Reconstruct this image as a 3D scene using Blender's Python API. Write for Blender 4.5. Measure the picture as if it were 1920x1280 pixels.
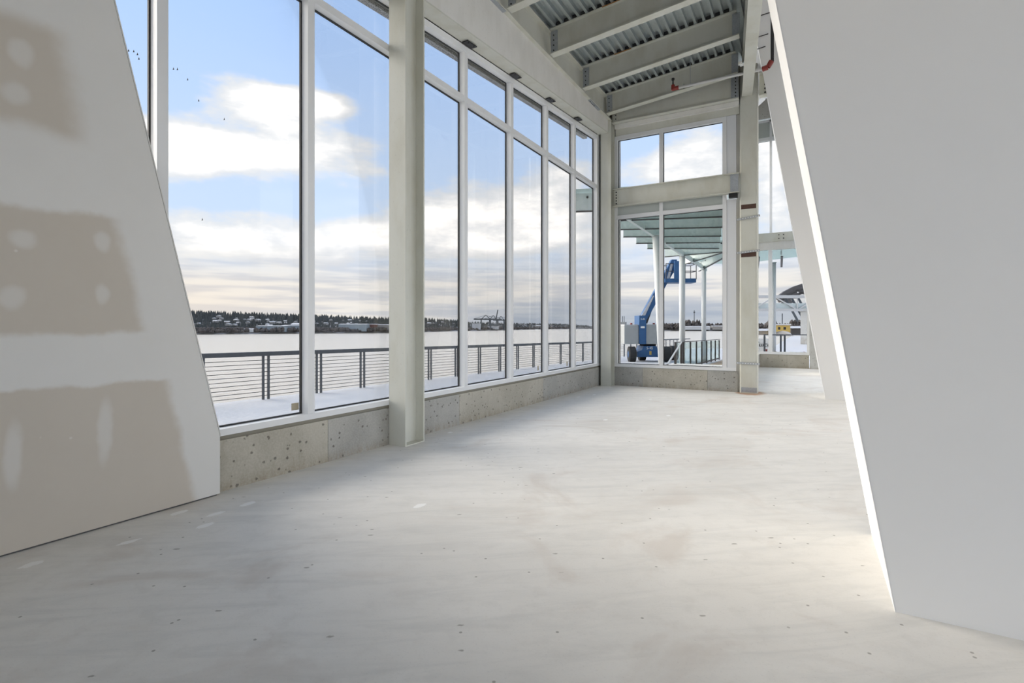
import bpy, bmesh, math, random
from mathutils import Vector, Matrix
random.seed(7)
sc = bpy.context.scene
for o in list(bpy.data.objects): bpy.data.objects.remove(o)
COL = sc.collection

# ------------------------------------------------------------------ camera
cam_d = bpy.data.cameras.new('camera'); cam = bpy.data.objects.new('camera', cam_d); COL.objects.link(cam)
cam_d.sensor_width = 36.0; cam_d.lens = 36.0*982/1920; cam_d.clip_end = 6000; cam_d.clip_start = .05
cam_d.shift_y = -28.0/1920
cam.location = (0, 0, 1.4); cam.rotation_euler = (math.radians(90), 0, math.radians(29.474))
sc.camera = cam
sc.view_settings.view_transform = 'Standard'; sc.view_settings.look = 'None'
sc.view_settings.gamma = 1.0; sc.view_settings.use_curve_mapping = False
sc.view_settings.exposure = 0.0
sc.cycles.max_bounces = 6; sc.cycles.diffuse_bounces = 4; sc.cycles.glossy_bounces = 3
sc.cycles.transparent_max_bounces = 24; sc.cycles.caustics_reflective = False; sc.cycles.caustics_refractive = False
sc.cycles.sample_clamp_indirect = 6.0; sc.cycles.use_light_tree = False
GLASS_T = 0.30       # glass tint, set dark to balance the view out against the room light

SKY = 1.0/GLASS_T    # sky radiance scale outdoors
SKY_LO, SKY_UP = (.66, .83, 1.10), (.47, .70, 1.15)
CLOUD_EDGE, CLOUD_CORE = (.84, .89, .97), (1.75, 1.70, 1.66)

# ------------------------------------------------------------------ node helpers
class N:
    def __init__(s, nt): s.nt = nt; s.L = nt.links
    def n(s, t, **k):
        x = s.nt.nodes.new(t)
        for a, v in k.items(): setattr(x, a, v)
        return x
    def put(s, sock, v):
        if isinstance(v, bpy.types.NodeSocket): s.L.new(v, sock)
        elif v is not None: sock.default_value = v
    def m(s, op, a, b=None, c=None, clamp=False):
        x = s.n('ShaderNodeMath', operation=op); x.use_clamp = clamp
        s.put(x.inputs[0], a)
        if b is not None: s.put(x.inputs[1], b)
        if c is not None: s.put(x.inputs[2], c)
        return x.outputs[0]
    def mix(s, f, a, b, mode='MIX'):
        x = s.n('ShaderNodeMix', data_type='RGBA', blend_type=mode)
        s.put(x.inputs[0], f)
        for i, v in ((6, a), (7, b)):
            if isinstance(v, (tuple, list)) and len(v) == 3: v = (*v, 1)
            s.put(x.inputs[i], v)
        return x.outputs[2]
    def ss(s, v, a, b, lo=0., hi=1.):
        x = s.n('ShaderNodeMapRange', interpolation_type='SMOOTHSTEP')
        s.put(x.inputs[0], v); s.put(x.inputs[1], a); s.put(x.inputs[2], b); s.put(x.inputs[3], lo); s.put(x.inputs[4], hi)
        return x.outputs[0]
    def noise(s, vec, scale, detail=4, rough=.55, dist=0., out=0):
        x = s.n('ShaderNodeTexNoise'); s.put(x.inputs['Vector'], vec); x.inputs['Scale'].default_value = scale
        x.inputs['Detail'].default_value = detail; x.inputs['Roughness'].default_value = rough; x.inputs['Distortion'].default_value = dist
        return x.outputs[out]
    def voro(s, vec, scale, rnd=1., dim='3D'):
        x = s.n('ShaderNodeTexVoronoi', voronoi_dimensions=dim); s.put(x.inputs['Vector'], vec); x.inputs['Scale'].default_value = scale
        x.inputs['Randomness'].default_value = rnd
        return x.outputs['Distance'], x.outputs['Color']
    def pos(s): return s.n('ShaderNodeNewGeometry').outputs['Position']
    def obj(s): return s.n('ShaderNodeTexCoord').outputs['Object']
    def scale(s, vec, k, loc=(0, 0, 0), rot=(0, 0, 0)):
        x = s.n('ShaderNodeMapping'); s.put(x.inputs[0], vec); x.inputs['Scale'].default_value = k
        x.inputs['Location'].default_value = loc; x.inputs['Rotation'].default_value = rot
        return x.outputs[0]
    def xyz(s, vec):
        x = s.n('ShaderNodeSeparateXYZ'); s.put(x.inputs[0], vec); return x.outputs
    def comb(s, a, b, c):
        x = s.n('ShaderNodeCombineXYZ')
        for i, v in enumerate((a, b, c)): s.put(x.inputs[i], v)
        return x.outputs[0]
    def bump(s, h, strength, dist=.01):
        x = s.n('ShaderNodeBump'); s.put(x.inputs['Height'], h); x.inputs['Strength'].default_value = strength
        x.inputs['Distance'].default_value = dist; return x.outputs[0]

def mat(name, col=(.5, .5, .5), rough=.6, metal=0., spec=.5):
    m = bpy.data.materials.new(name); m.use_nodes = True
    b = m.node_tree.nodes['Principled BSDF']
    b.inputs['Base Color'].default_value = (*col, 1); b.inputs['Roughness'].default_value = rough
    b.inputs['Metallic'].default_value = metal; b.inputs['Specular IOR Level'].default_value = spec
    return m, N(m.node_tree), b

# ------------------------------------------------------------------ world sky (daylight, broken cloud)
w = bpy.data.worlds.new('sky'); sc.world = w; w.use_nodes = True
w.cycles.sampling_method = 'MANUAL'; w.cycles.sample_map_resolution = 512
q = N(w.node_tree); bg = w.node_tree.nodes['Background']
d = q.n('ShaderNodeTexCoord').outputs['Generated']
dx, dy, dz = q.xyz(d)
hor = q.m('SQRT', q.m('ADD', q.m('MULTIPLY', dx, dx), q.m('MULTIPLY', dy, dy)))
v = q.m('MINIMUM', q.m('DIVIDE', dz, q.m('MAXIMUM', hor, .05)), 6.0)  # tangent of elevation
u = q.m('ARCTAN2', dx, dy)                                            # azimuth from +Y
va = q.m('ABSOLUTE', v)
V = q.comb(u, v, 0)
def n2(vec, scale, detail, rough):
    x = q.n('ShaderNodeTexNoise', noise_dimensions='2D'); q.put(x.inputs['Vector'], vec); x.inputs['Scale'].default_value = scale
    x.inputs['Detail'].default_value = detail; x.inputs['Roughness'].default_value = rough; return x.outputs[0]
def vm(op, a_, b_, c_=None):
    x = q.n('ShaderNodeVectorMath', operation=op); q.put(x.inputs[0], a_); q.put(x.inputs[1], b_)
    if c_ is not None: q.put(x.inputs[2], c_)
    return x
P = vm('MULTIPLY', V, (2.2, 5.0, 0)).outputs[0]
big = n2(P, 1.5, 2, .55); fine = n2(P, 5.0, 5, .62)
streak = n2(vm('MULTIPLY', V, (2.0, 26.0, 0)).outputs[0], 2.2, 3, .6)
blobs = None
# azimuth (rad), tan elevation, half widths, weight : the cloud bodies
for (a0, v0, sa, sv, wt) in [
    (-.952, .390, .17, .060, 1.0), (-.865, .40, .12, .040, .7),
    (-.93, .305, .29, .078, 1.0), (-1.09, .280, .13, .075, 1.0),
    (-.92, .150, .40, .072, 1.0), (-.74, .20, .14, .07, .6),
    (-.57, .205, .22, .115, 1.0), (-.42, .27, .12, .10, .7),
    (-.175, .30, .13, .10, .9), (-.285, .285, .10, .055, .6), (-.30, .17, .5, .075, .7),
    (-.045, .28, .07, .13, .9)]:
    e = vm('LENGTH', vm('MULTIPLY_ADD', V, (1/sa, 1/sv, 0), (-a0/sa, -v0/sv, 0)).outputs[0], (0, 0, 0)).outputs['Value']
    g = q.ss(e, 1.0, .15, 0., wt)
    blobs = g if blobs is None else q.m('ADD', blobs, g)
infront = q.m('MULTIPLY', q.ss(u, -1.75, -1.3), q.ss(u, .55, .15))     # where single clouds are set; elsewhere the same kind of cloud by noise
gen = q.ss(big, .40, .60)
body = q.m('ADD', q.m('MULTIPLY', q.m('MINIMUM', blobs, 1.0), infront), q.m('MULTIPLY', gen, q.m('SUBTRACT', 1, infront)))
nz = q.m('ADD', q.m('MULTIPLY', q.m('SUBTRACT', big, .5), .7), q.m('MULTIPLY', q.m('SUBTRACT', fine, .5), 1.1))
dens = q.m('ADD', body, nz)
cm = q.ss(dens, .20, .75)
core = q.ss(dens, .60, 1.55)
low = q.ss(va, .17, .07)                                              # stratus sheet near the horizon
sky_hi = q.mix(q.ss(va, .08, .65), SKY_LO, SKY_UP)
cl = q.mix(core, CLOUD_EDGE, CLOUD_CORE)
c1 = q.mix(cm, sky_hi, cl)
lowcol = q.mix(q.ss(streak, .36, .64), (.66, .69, .76), (.91, .90, .885))
warm = q.m('MULTIPLY', q.ss(u, -.72, -1.15), q.ss(va, .12, .03))
lowcol = q.mix(q.m('MULTIPLY', warm, .45), lowcol, (1.0, .86, .70))
slate = q.m('MULTIPLY', q.ss(u, -.75, -.42), q.ss(va, .070, .022, 0, .75))
lowcol = q.mix(slate, lowcol, q.mix(streak, (.30, .38, .52), (.46, .54, .66)))
c2 = q.mix(low, c1, lowcol)
c3 = q.mix(q.ss(dz, -.004, -.03), c2, (.55, .55, .55))
w.node_tree.links.new(c3, bg.inputs['Color']); bg.inputs['Strength'].default_value = SKY

# low winter sun, veiled by cloud (broad soft disc), from the river side behind the partition
sun_d = bpy.data.lights.new('sun', 'SUN'); sun_d.energy = 5.1/GLASS_T; sun_d.angle = math.radians(46); sun_d.color = (1.0, .945, .87)
sun = bpy.data.objects.new('sun', sun_d); COL.objects.link(sun)
sun.rotation_euler = Vector((1.0, .06, -.38)).to_track_quat('-Z', 'Y').to_euler(); sun.location = (-30, -6, 20)

# ------------------------------------------------------------------ materials
def steel(name, base, grime):
    m, k, b = mat(name, base, .5, 0, .4)
    p = k.pos()
    f = k.noise(k.scale(p, (1.2, 1.2, .5)), 2.2, 3, .6); g = k.noise(p, 38, 1)
    c = k.mix(k.ss(f, .40, .72), base, grime)
    c = k.mix(k.ss(g, .62, .80, 0, .18), c, (.40, .38, .33))
    k.put(b.inputs['Base Color'], c)
    return m
M_STEEL = steel('primed_steel', (.66, .665, .60), (.60, .595, .515))
M_STEEL2 = steel('primed_steel_pale', (.80, .79, .755), (.74, .73, .69))
M_FRAME, k, b = mat('white_aluminium', (.80, .815, .83), .38)
k.put(b.inputs['Base Color'], k.mix(k.noise(k.pos(), 3, 1), (.77, .785, .80), (.83, .84, .85)))
M_GASKET, _, _ = mat('black_gasket', (.02, .022, .024), .6)
M_BLACK, _, _ = mat('black_plastic', (.018, .018, .02), .5)
M_GALVPL, k, b = mat('galvanised_plate', (.42, .45, .49), .45, .35)
k.put(b.inputs['Base Color'], k.mix(k.voro(k.pos(), 60)[1], (.36, .39, .43), (.48, .51, .54)))
M_DECK, k, b = mat('galvanised_deck', (.45, .5, .5), .32, .75)
p = k.pos(); vd, vc = k.voro(p, 26)
k.put(b.inputs['Base Color'], k.mix(.3, k.mix(k.noise(k.scale(p, (3, .4, 1)), 3, 4), (.58, .65, .66), (.72, .78, .79)), k.mix(k.xyz(vc)[0], (.56, .62, .63), (.72, .77, .78))))
k.put(b.inputs['Roughness'], k.m('MULTIPLY_ADD', k.xyz(vc)[1], .1, .3))
M_GALV, k, b = mat('galvanised_snowy', (.55, .6, .6), .5, .1)
p = k.pos(); vd, vc = k.voro(p, 14)
k.put(b.inputs['Base Color'], k.mix(k.noise(p, 30, 3), k.mix(k.xyz(vc)[0], (.52, .60, .58), (.74, .80, .79)), (.64, .71, .70)))
M_FROST, k, b = mat('frosted_galvanised_sheet', (.4, .4, .4), .6, .2)
k.put(b.inputs['Base Color'], k.mix(k.ss(k.noise(k.pos(), 55, 4, .7), .4, .6), (.16, .17, .18), (.62, .64, .66)))

def concrete(name, c0, c1, stain, pit=16):
    m, k, b = mat(name, c0, .8, 0, .3)
    p = k.pos()
    n1 = k.noise(p, 1.7, 6, .62, .4); n2 = k.noise(k.scale(p, (4, 4, 1.1)), 3.0, 5, .6); n3 = k.noise(p, 55, 3)
    c = k.mix(k.ss(n1, .34, .66), c0, c1)
    c = k.mix(k.ss(n2, .55, .78, 0, .55), c, stain)
    zz = k.xyz(p)[2]
    dirt = k.m('MULTIPLY', k.ss(zz, .13, .0), k.ss(n2, .36, .58))
    c = k.mix(k.m('MULTIPLY', dirt, .5), c, (.30, .245, .17))
    c = k.mix(k.ss(n3, .3, .75, 0, .16), c, (.78, .77, .72))
    vd, vc = k.voro(p, pit)
    big = k.ss(k.xyz(vc)[0], .70, .72)
    hole = k.m('MULTIPLY', k.ss(k.m('ADD', vd, k.m('MULTIPLY', k.noise(p, 45, 3), .40)), .46, .34), big)
    vd2, vc2 = k.voro(p, pit*3.1)
    hole2 = k.m('MULTIPLY', k.ss(vd2, .26, .12), k.ss(k.xyz(vc2)[0], .60, .62))
    h = k.m('MAXIMUM', hole, k.m('MULTIPLY', hole2, .7))
    c = k.mix(k.m('MULTIPLY', h, .72), c, (.11, .10, .085))
    k.put(b.inputs['Base Color'], c)
    k.put(b.inputs['Normal'], k.bump(k.m('SUBTRACT', k.m('MULTIPLY', n3, .25), h), .5, .008)); return m
M_CONC = concrete('board_marked_concrete', (.40, .375, .31), (.49, .465, .395), (.32, .285, .215))
M_CONC2 = concrete('grey_concrete', (.345, .34, .315), (.43, .425, .395), (.28, .27, .24))
M_CONC3 = concrete('pale_concrete', (.54, .535, .50), (.60, .595, .56), (.47, .45, .40), 20)

M_FLOOR, k, b = mat('power_trowelled_floor', (.5, .5, .48), .62, 0, .35)
p = k.pos(); px, py, pz = k.xyz(p)
rp = k.scale(p, (1, 1, 1), rot=(0, 0, math.radians(-35)))
n1 = k.noise(p, .55, 4, .58, .6); n2 = k.noise(k.scale(rp, (.5, 2.6, 1)), 2.4, 5, .66, .8); n3 = k.noise(p, 7, 5, .62); n4 = k.noise(p, 90, 2)
c = k.mix(k.ss(n1, .32, .68), (.765, .745, .705), (.84, .82, .78))
c = k.mix(k.ss(n2, .42, .75, 0, .32), c, (.52, .525, .51))
c = k.mix(k.ss(n3, .48, .72, 0, .45), c, (.70, .68, .64))
c = k.mix(k.ss(k.noise(p, .9, 5, .6, 1.0), .52, .70, 0, .45), c, (.60, .535, .475))     # faint rosy dust
c = k.mix(k.ss(n4, .55, .85, 0, .22), c, (.40, .40, .385))
# dark gouges and specks
vd, vc = k.voro(k.scale(rp, (1, 2.1, 1)), 3.4, 1., '2D')
sp = k.m('MULTIPLY', k.ss(k.m('ADD', vd, k.m('MULTIPLY', k.noise(p, 26, 3), .17)), .155, .115), k.ss(k.xyz(vc)[0], .91, .92))
c = k.mix(k.m('MULTIPLY', sp, .65), c, (.22, .20, .17))
vd, vc = k.voro(p, 13, 1., '2D')
sp2 = k.m('MULTIPLY', k.ss(vd, .12, .07), k.ss(k.xyz(vc)[0], .965, .97))
c = k.mix(k.m('MULTIPLY', sp2, .7), c, (.25, .23, .20))
# plaster splashes, most by the taped partition
vd, vc = k.voro(k.scale(p, (1.7, .85, 1)), 4.0, 1., '2D')
nearw = k.ss(px, -3.0, -4.05)
thr = k.m('SUBTRACT', .993, k.m('MULTIPLY', nearw, k.m('MULTIPLY', k.ss(py, 3.4, 2.4), .30)))
sp3 = k.m('MULTIPLY', k.ss(k.m('ADD', vd, k.m('MULTIPLY', k.noise(p, 22, 3), .26)), .36, .33), k.m('GREATER_THAN', k.xyz(vc)[0], thr))
c = k.mix(k.m('MULTIPLY', sp3, .9), c, (.95, .945, .93))
# rust ring at the tube column foot
rr = k.m('SQRT', k.m('ADD', k.m('POWER', k.m('SUBTRACT', px, -1.06), 2), k.m('POWER', k.m('MULTIPLY', k.m('SUBTRACT', py, 12.1), .7), 2)))
c = k.mix(k.m('MULTIPLY', k.ss(k.m('ADD', rr, k.m('MULTIPLY', n3, .25)), .48, .33), .75), c, (.42, .20, .07))
k.put(b.inputs['Base Color'], c)
k.put(b.inputs['Roughness'], k.m('MULTIPLY_ADD', n2, .3, .42))
k.put(b.inputs['Normal'], k.bump(k.m('SUBTRACT', k.m('ADD', k.m('MULTIPLY', n3, .5), k.m('MULTIPLY', n4, .2)), sp), .12, .01))

M_DRY, k, b = mat('painted_drywall', (.88, .88, .872), .75, 0, .25)
k.put(b.inputs['Base Color'], k.mix(k.noise(k.pos(), 1.2, 2), (.87, .86, .84), (.91, .90, .88)))
M_BEAD, k, b = mat('corner_bead_white', (.92, .915, .905), .6)

M_MUD, k, b = mat('taped_drywall', (.7, .68, .64), .8, 0, .2)
p = k.pos(); px, py, pz = k.xyz(p)
wob = k.m('MULTIPLY', k.m('SUBTRACT', k.noise(p, 3.0, 5, .6), .5), .16)
wob2 = k.m('MULTIPLY', k.m('SUBTRACT', k.noise(k.scale(p, (1, 1, 1), (3, 8, 2)), 2.6, 5, .6), .5), .14)
Yw = k.m('ADD', py, wob); Zw = k.m('ADD', pz, wob2)
def panel(y1, slope, zr, z0, z1, e=.05):
    lim = k.m('SUBTRACT', Yw, k.m('MULTIPLY', k.m('SUBTRACT', zr, pz), slope))     # the right edge follows the leaning jamb
    a_ = k.ss(lim, y1+.02, y1-.02-e); b_ = k.ss(Zw, z0, z0+e*.8); c_ = k.ss(Zw, z1, z1-e*.8)
    return k.m('MULTIPLY', a_, k.m('MULTIPLY', b_, c_))
paper = k.m('MAXIMUM', panel(1.62, .16, 3.3, 2.58, 3.38, .16), k.m('MAXIMUM', panel(1.88, .24, 2.2, 1.33, 2.19, .07), panel(2.20, .22, 1.0, -.3, 1.02, .05)))
for (y0, z0, sy, sz) in [(1.33, 3.1, .07, .09), (1.31, 2.84, .08, .08), (1.34, 1.95, .07, .07), (1.775, 1.99, .055, .075), (1.30, 1.58, .07, .08), (1.76, 1.62, .05, .075),
                         (1.30, .60, .05, .22), (1.785, .67, .05, .24), (.8, 1.95, .07, .08), (.8, 1.6, .06, .08), (.8, .62, .05, .22)]:
    e = k.m('ADD', k.m('POWER', k.m('DIVIDE', k.m('SUBTRACT', k.m('MULTIPLY_ADD', wob, .6, py), y0), sy), 2), k.m('POWER', k.m('DIVIDE', k.m('SUBTRACT', k.m('MULTIPLY_ADD', wob2, .6, pz), z0), sz), 2))
    paper = k.m('MULTIPLY', paper, k.ss(e, .15, 1.35, .45, 1.))
mudc = k.mix(k.noise(p, 1.6, 5), (.70, .695, .67), (.77, .765, .745))
papc = k.mix(k.noise(p, 2.2, 5), (.565, .52, .455), (.61, .565, .50))
c = k.mix(paper, mudc, papc)
vd, vc = k.voro(p, 2.9)
k.put(b.inputs['Base Color'], k.mix(k.m('MULTIPLY', k.ss(vd, .045, .02), .5), c, (.85, .84, .82)))
M_GAPSHADE, _, _ = mat('sill_gap_shade', (.30, .285, .235), .8)  # olive darkened to stand for the shade under the sill
M_DARKGAP, _, _ = mat('dark_gap', (.09, .09, .09), .8)

def glassmat(name, t, tint=(1.0, .988, .965)):
    m = bpy.data.materials.new(name); m.use_nodes = True; k = N(m.node_tree); nt = m.node_tree
    nt.nodes.remove(nt.nodes['Principled BSDF'])
    tr = k.n('ShaderNodeBsdfTransparent'); gl = k.n('ShaderNodeBsdfGlossy'); gl.inputs['Roughness'].default_value = .0
    s = math.sqrt(t); 
    tr.inputs[0].default_value = (tint[0]*s, tint[1]*s, tint[2]*s, 1)
    lw = k.n('ShaderNodeFresnel'); lw.inputs[0].default_value = 1.38
    mx = k.n('ShaderNodeMixShader'); k.put(mx.inputs[0], k.m('MULTIPLY', lw.outputs[0], .22)); k.L.new(tr.outputs[0], mx.inputs[1]); k.L.new(gl.outputs[0], mx.inputs[2])
    k.L.new(mx.outputs[0], nt.nodes['Material Output'].inputs['Surface']); return m
M_GLASS = glassmat('tinted_glass', GLASS_T)
M_RAILGLASS = glassmat('railing_glass', .86, (.93, 1.0, .98))
M_SPAN, _, _ = mat('grey_green_spandrel', (.50, .54, .52), .3)
M_PANEL, _, _ = mat('pale_metal_panel', (.72, .74, .765), .42)
M_RED, _, _ = mat('red_fitting', (.24, .03, .022), .4)
M_PIPE, _, _ = mat('grey_pipe', (.60, .60, .59), .4, .2)
M_COLGREY, _, _ = mat('pale_grey_painted_steel', (.62, .64, .645), .5)
M_RUST, _, _ = mat('rust_stain', (.42, .19, .045), .85)
M_BROWN, k, b = mat('brown_scraped_band', (.085, .042, .03), .7)
k.put(b.inputs['Base Color'], k.mix(k.noise(k.pos(), 40, 3), (.05, .028, .022), (.13, .065, .045)))
M_WHITE, _, _ = mat('white_pvc', (.85, .86, .87), .35)
M_RAIL, k, b = mat('slate_painted_steel', (.10, .115, .135), .5)
k.put(b.inputs['Base Color'], k.mix(k.noise(k.pos(), 25, 4), (.05, .058, .07), (.12, .135, .155)))
M_CABLE, _, _ = mat('stainless_cable', (.06, .06, .065), .45, .3)
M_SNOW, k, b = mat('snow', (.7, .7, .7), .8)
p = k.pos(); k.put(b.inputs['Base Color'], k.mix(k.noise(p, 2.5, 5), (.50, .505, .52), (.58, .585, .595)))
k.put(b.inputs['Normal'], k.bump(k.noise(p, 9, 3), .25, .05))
M_WOOD, k, b = mat('brown_decking', (.33, .22, .14), .8)
k.put(b.inputs['Base Color'], k.mix(k.noise(k.pos(), 3, 5), (.25, .165, .10), (.44, .31, .21)))
M_DKBROWN, _, _ = mat('dark_bronze_metal', (.045, .04, .036), .5)
M_FGLASS = bpy.data.materials.new('frosted_roof_glass'); M_FGLASS.use_nodes = True; k = N(M_FGLASS.node_tree); M_FGLASS.node_tree.nodes.remove(M_FGLASS.node_tree.nodes['Principled BSDF'])
tl = k.n('ShaderNodeBsdfTranslucent'); tl.inputs[0].default_value = (.66, .74, .72, 1); df = k.n('ShaderNodeBsdfDiffuse'); df.inputs[0].default_value = (.6, .66, .64, 1)
mx = k.n('ShaderNodeMixShader'); mx.inputs[0].default_value = .25; k.L.new(tl.outputs[0], mx.inputs[1]); k.L.new(df.outputs[0], mx.inputs[2]); k.L.new(mx.outputs[0], M_FGLASS.node_tree.nodes['Material Output'].inputs['Surface'])
M_BLUE, k, b = mat('machine_blue', (.03, .17, .42), .45)
k.put(b.inputs['Base Color'], k.mix(k.noise(k.pos(), 4, 5), (.014, .075, .20), (.03, .12, .29)))
M_TIRE, _, _ = mat('black_tyre', (.022, .023, .024), .85)
M_WRAP, k, b = mat('grey_cover', (.36, .37, .37), .8)
k.put(b.inputs['Base Color'], k.mix(k.noise(k.pos(), 6, 6, .7), (.26, .28, .28), (.46, .47, .47)))
M_WATER, k, b = mat('river_water', (.56, .50, .41), .2, 0, .5)
p = k.pos(); wv1 = k.noise(k.scale(p, (1, .45, 1)), .9, 4, .6, .2); wv2 = k.noise(k.scale(p, (1, .5, 1)), .16, 5, .6)
k.put(b.inputs['Normal'], k.bump(k.m('ADD', k.m('MULTIPLY', wv2, 1.6), wv1), .55, .35))
b.inputs['IOR'].default_value = 1.6
M_FOREST, k, b = mat('conifer_green', (.05, .065, .055), .9, 0, .1)
k.put(b.inputs['Base Color'], k.mix(k.noise(k.pos(), .09, 4), (.045, .057, .060), (.095, .10, .095)))
M_BARE, k, b = mat('bare_branches', (.10, .075, .06), .95, 0, .1)
k.put(b.inputs['Base Color'], k.mix(k.noise(k.pos(), .15, 4), (.075, .068, .064), (.14, .125, .118)))
M_BANK, k, b = mat('winter_bank', (.09, .085, .07), .95, 0, .1)
k.put(b.inputs['Base Color'], k.mix(k.ss(k.noise(k.pos(), .06, 5), .45, .62), (.07, .065, .055), (.30, .30, .31)))
M_HOUSE, _, _ = mat('house_wall', (.32, .31, .30), .9)
M_BRICK, _, _ = mat('brick_red_wall', (.17, .085, .07), .9)
M_WARE, _, _ = mat('warehouse_grey_wall', (.27, .32, .36), .7)
M_WARE2, _, _ = mat('terminal_white_wall', (.55, .57, .60), .7)
M_CRANE, _, _ = mat('crane_dark_steel', (.075, .09, .105), .7)
M_YELLOW, _, _ = mat('cabin_yellow', (.50, .36, .10), .6)
M_ROOFDK, _, _ = mat('dark_roof_metal', (.09, .085, .085), .6)
M_INK, _, _ = mat('black_lettering', (.03, .03, .03), .7)
M_SIGNWHITE, _, _ = mat('white_lettering', (.85, .85, .85), .6)
M_TAPE, _, _ = mat('glass_label', (.42, .37, .27), .7)

# ------------------------------------------------------------------ mesh helpers
def wloc(o):
    L = Vector((0, 0, 0))
    while o: L += o.location; o = o.parent
    return L
def tag(o, label=None, cat=None, group=None, kind=None):
    if label: o['label'] = label
    if cat: o['category'] = cat
    if group: o['group'] = group
    if kind: o['kind'] = kind
    return o
def empty(name, loc=(0, 0, 0), label=None, cat=None, group=None, kind=None):
    o = bpy.data.objects.new(name, None); o.location = loc; o.empty_display_size = .1; COL.objects.link(o)
    return tag(o, label, cat, group, kind)
class B:
    def __init__(s): s.v = []; s.f = []
    def add(s, vs, fs):
        o = len(s.v); s.v += [Vector(x) for x in vs]; s.f += [[i+o for i in f] for f in fs]; return s
    def box(s, x0, x1, y0, y1, z0, z1):
        return s.hexa([(x0, y0, z0), (x1, y0, z0), (x1, y1, z0), (x0, y1, z0), (x0, y0, z1), (x1, y0, z1), (x1, y1, z1), (x0, y1, z1)])
    def hexa(s, p):
        return s.add(p, [(3, 2, 1, 0), (4, 5, 6, 7), (0, 1, 5, 4), (1, 2, 6, 5), (2, 3, 7, 6), (3, 0, 4, 7)])
    def prism(s, A, Bp):
        n = len(A)
        return s.add(list(A)+list(Bp), [tuple(range(n))[::-1], tuple(range(n, 2*n))]+[(i, (i+1) % n, n+(i+1) % n, n+i) for i in range(n)])
    def bar(s, p0, p1, w, h, up=(0, 0, 1)):          # rectangular bar, w across, h along up
        p0, p1 = Vector(p0), Vector(p1); t = (p1-p0).normalized(); a = t.cross(Vector(up))
        if a.length < 1e-4: a = t.cross(Vector((1, 0, 0)))
        a.normalize(); c = a.cross(t).normalized()
        A = [p0+a*i*w/2+c*j*h/2 for i, j in ((-1, -1), (1, -1), (1, 1), (-1, 1))]; Bq = [x+(p1-p0) for x in A]
        return s.prism(A, Bq)
    def tube(s, p0, p1, r0, r1=None, n=10):
        p0, p1 = Vector(p0), Vector(p1); r1 = r0 if r1 is None else r1
        t = (p1-p0).normalized(); a = t.orthogonal().normalized(); c = t.cross(a)
        A = []; Bq = []
        for i in range(n):
            g = 2*math.pi*i/n; e = a*math.cos(g)+c*math.sin(g); A.append(p0+e*r0); Bq.append(p1+e*r1)
        return s.prism(A, Bq)
    def ibeam(s, p0, p1, wf, hgt, tf, tw, up=(0, 0, 1)):   # p0,p1 on the underside centre line
        p0, p1 = Vector(p0), Vector(p1); t = (p1-p0).normalized(); a = t.cross(Vector(up)).normalized(); c = a.cross(t).normalized()
        pr = [(-wf/2, 0), (wf/2, 0), (wf/2, tf), (tw/2, tf), (tw/2, hgt-tf), (wf/2, hgt-tf), (wf/2, hgt), (-wf/2, hgt), (-wf/2, hgt-tf), (-tw/2, hgt-tf), (-tw/2, tf), (-wf/2, tf)]
        A = [p0+a*x+c*y for x, y in pr]; Bq = [p1+a*x+c*y for x, y in pr]
        return s.prism(A, Bq)
    def build(s, name, m, parent=None, smooth=False, **tg):
        me = bpy.data.meshes.new(name); L = wloc(parent) if parent else Vector((0, 0, 0))
        org = L
        o = bpy.data.objects.new(name, me)
        if parent is None:                            # top-level mesh: origin at its base centre
            lo = [min(v[i] for v in s.v) for i in range(3)]; hi = [max(v[i] for v in s.v) for i in range(3)]
            org = Vector(((lo[0]+hi[0])/2, (lo[1]+hi[1])/2, lo[2])); o.location = org
        me.from_pydata([tuple(x-org) for x in s.v], [], s.f)
        bm = bmesh.new(); bm.from_mesh(me); bmesh.ops.recalc_face_normals(bm, faces=bm.faces); bm.to_mesh(me); bm.free()
        if smooth: me.shade_smooth()
        me.materials.append(m); COL.objects.link(o)
        if parent: o.parent = parent
        return tag(o, **tg)
def copy_tree(o, parent=None):
    c = o.copy(); COL.objects.link(c); c.parent = parent
    for ch in list(o.children): copy_tree(ch, c)
    return c
def text(body, size, mtl, parent, matrix, name='lettering', font_shear=0.):
    cu = bpy.data.curves.new(name, 'FONT'); cu.body = body; cu.size = size; cu.align_x = 'CENTER'; cu.align_y = 'CENTER'
    cu.extrude = .004; cu.shear = font_shear; cu.materials.append(mtl)
    t_ = bpy.data.objects.new('tmp', cu); COL.objects.link(t_)
    me = bpy.data.meshes.new_from_object(t_.evaluated_get(bpy.context.evaluated_depsgraph_get())); bpy.data.objects.remove(t_); bpy.data.curves.remove(cu)
    me.name = name; o = bpy.data.objects.new(name, me); COL.objects.link(o); o.matrix_world = matrix
    if parent: o.parent = parent; o.matrix_parent_inverse = Matrix.Translation(-wloc(parent))
    return o

# ================================================================== the setting
fl = B().box(-4.5, 9, -7, 20.4, -.25, 0).build('floor', M_FLOOR, kind='structure')
WX = -4.33                      # inner face of the river-side concrete kerb and window frames
def head(y): return 5.40 + .082*(y-5.4)

# --- river-side concrete kerb, cast in separate panels
wl = empty('wall_left', (WX, 4, 0), kind='structure')
for y0, y1, m in ((-6.9, 3.785, M_CONC), (3.79, 4.96, M_CONC2), (4.965, 6.13, M_CONC2), (6.135, 8.85, M_CONC), (8.855, 11.0, M_CONC2), (11.005, 12.3, M_CONC2)):
    B().box(WX-.22, WX, y0, y1, 0, .435).build('concrete_panel', m, wl)
B().box(WX-.2, WX-.03, -6.9, 12.2, .435, .472).build('sill_gap_strip', M_GAPSHADE, wl)  # recessed strip below the sill, gap shadow put into its dark colour

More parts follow.
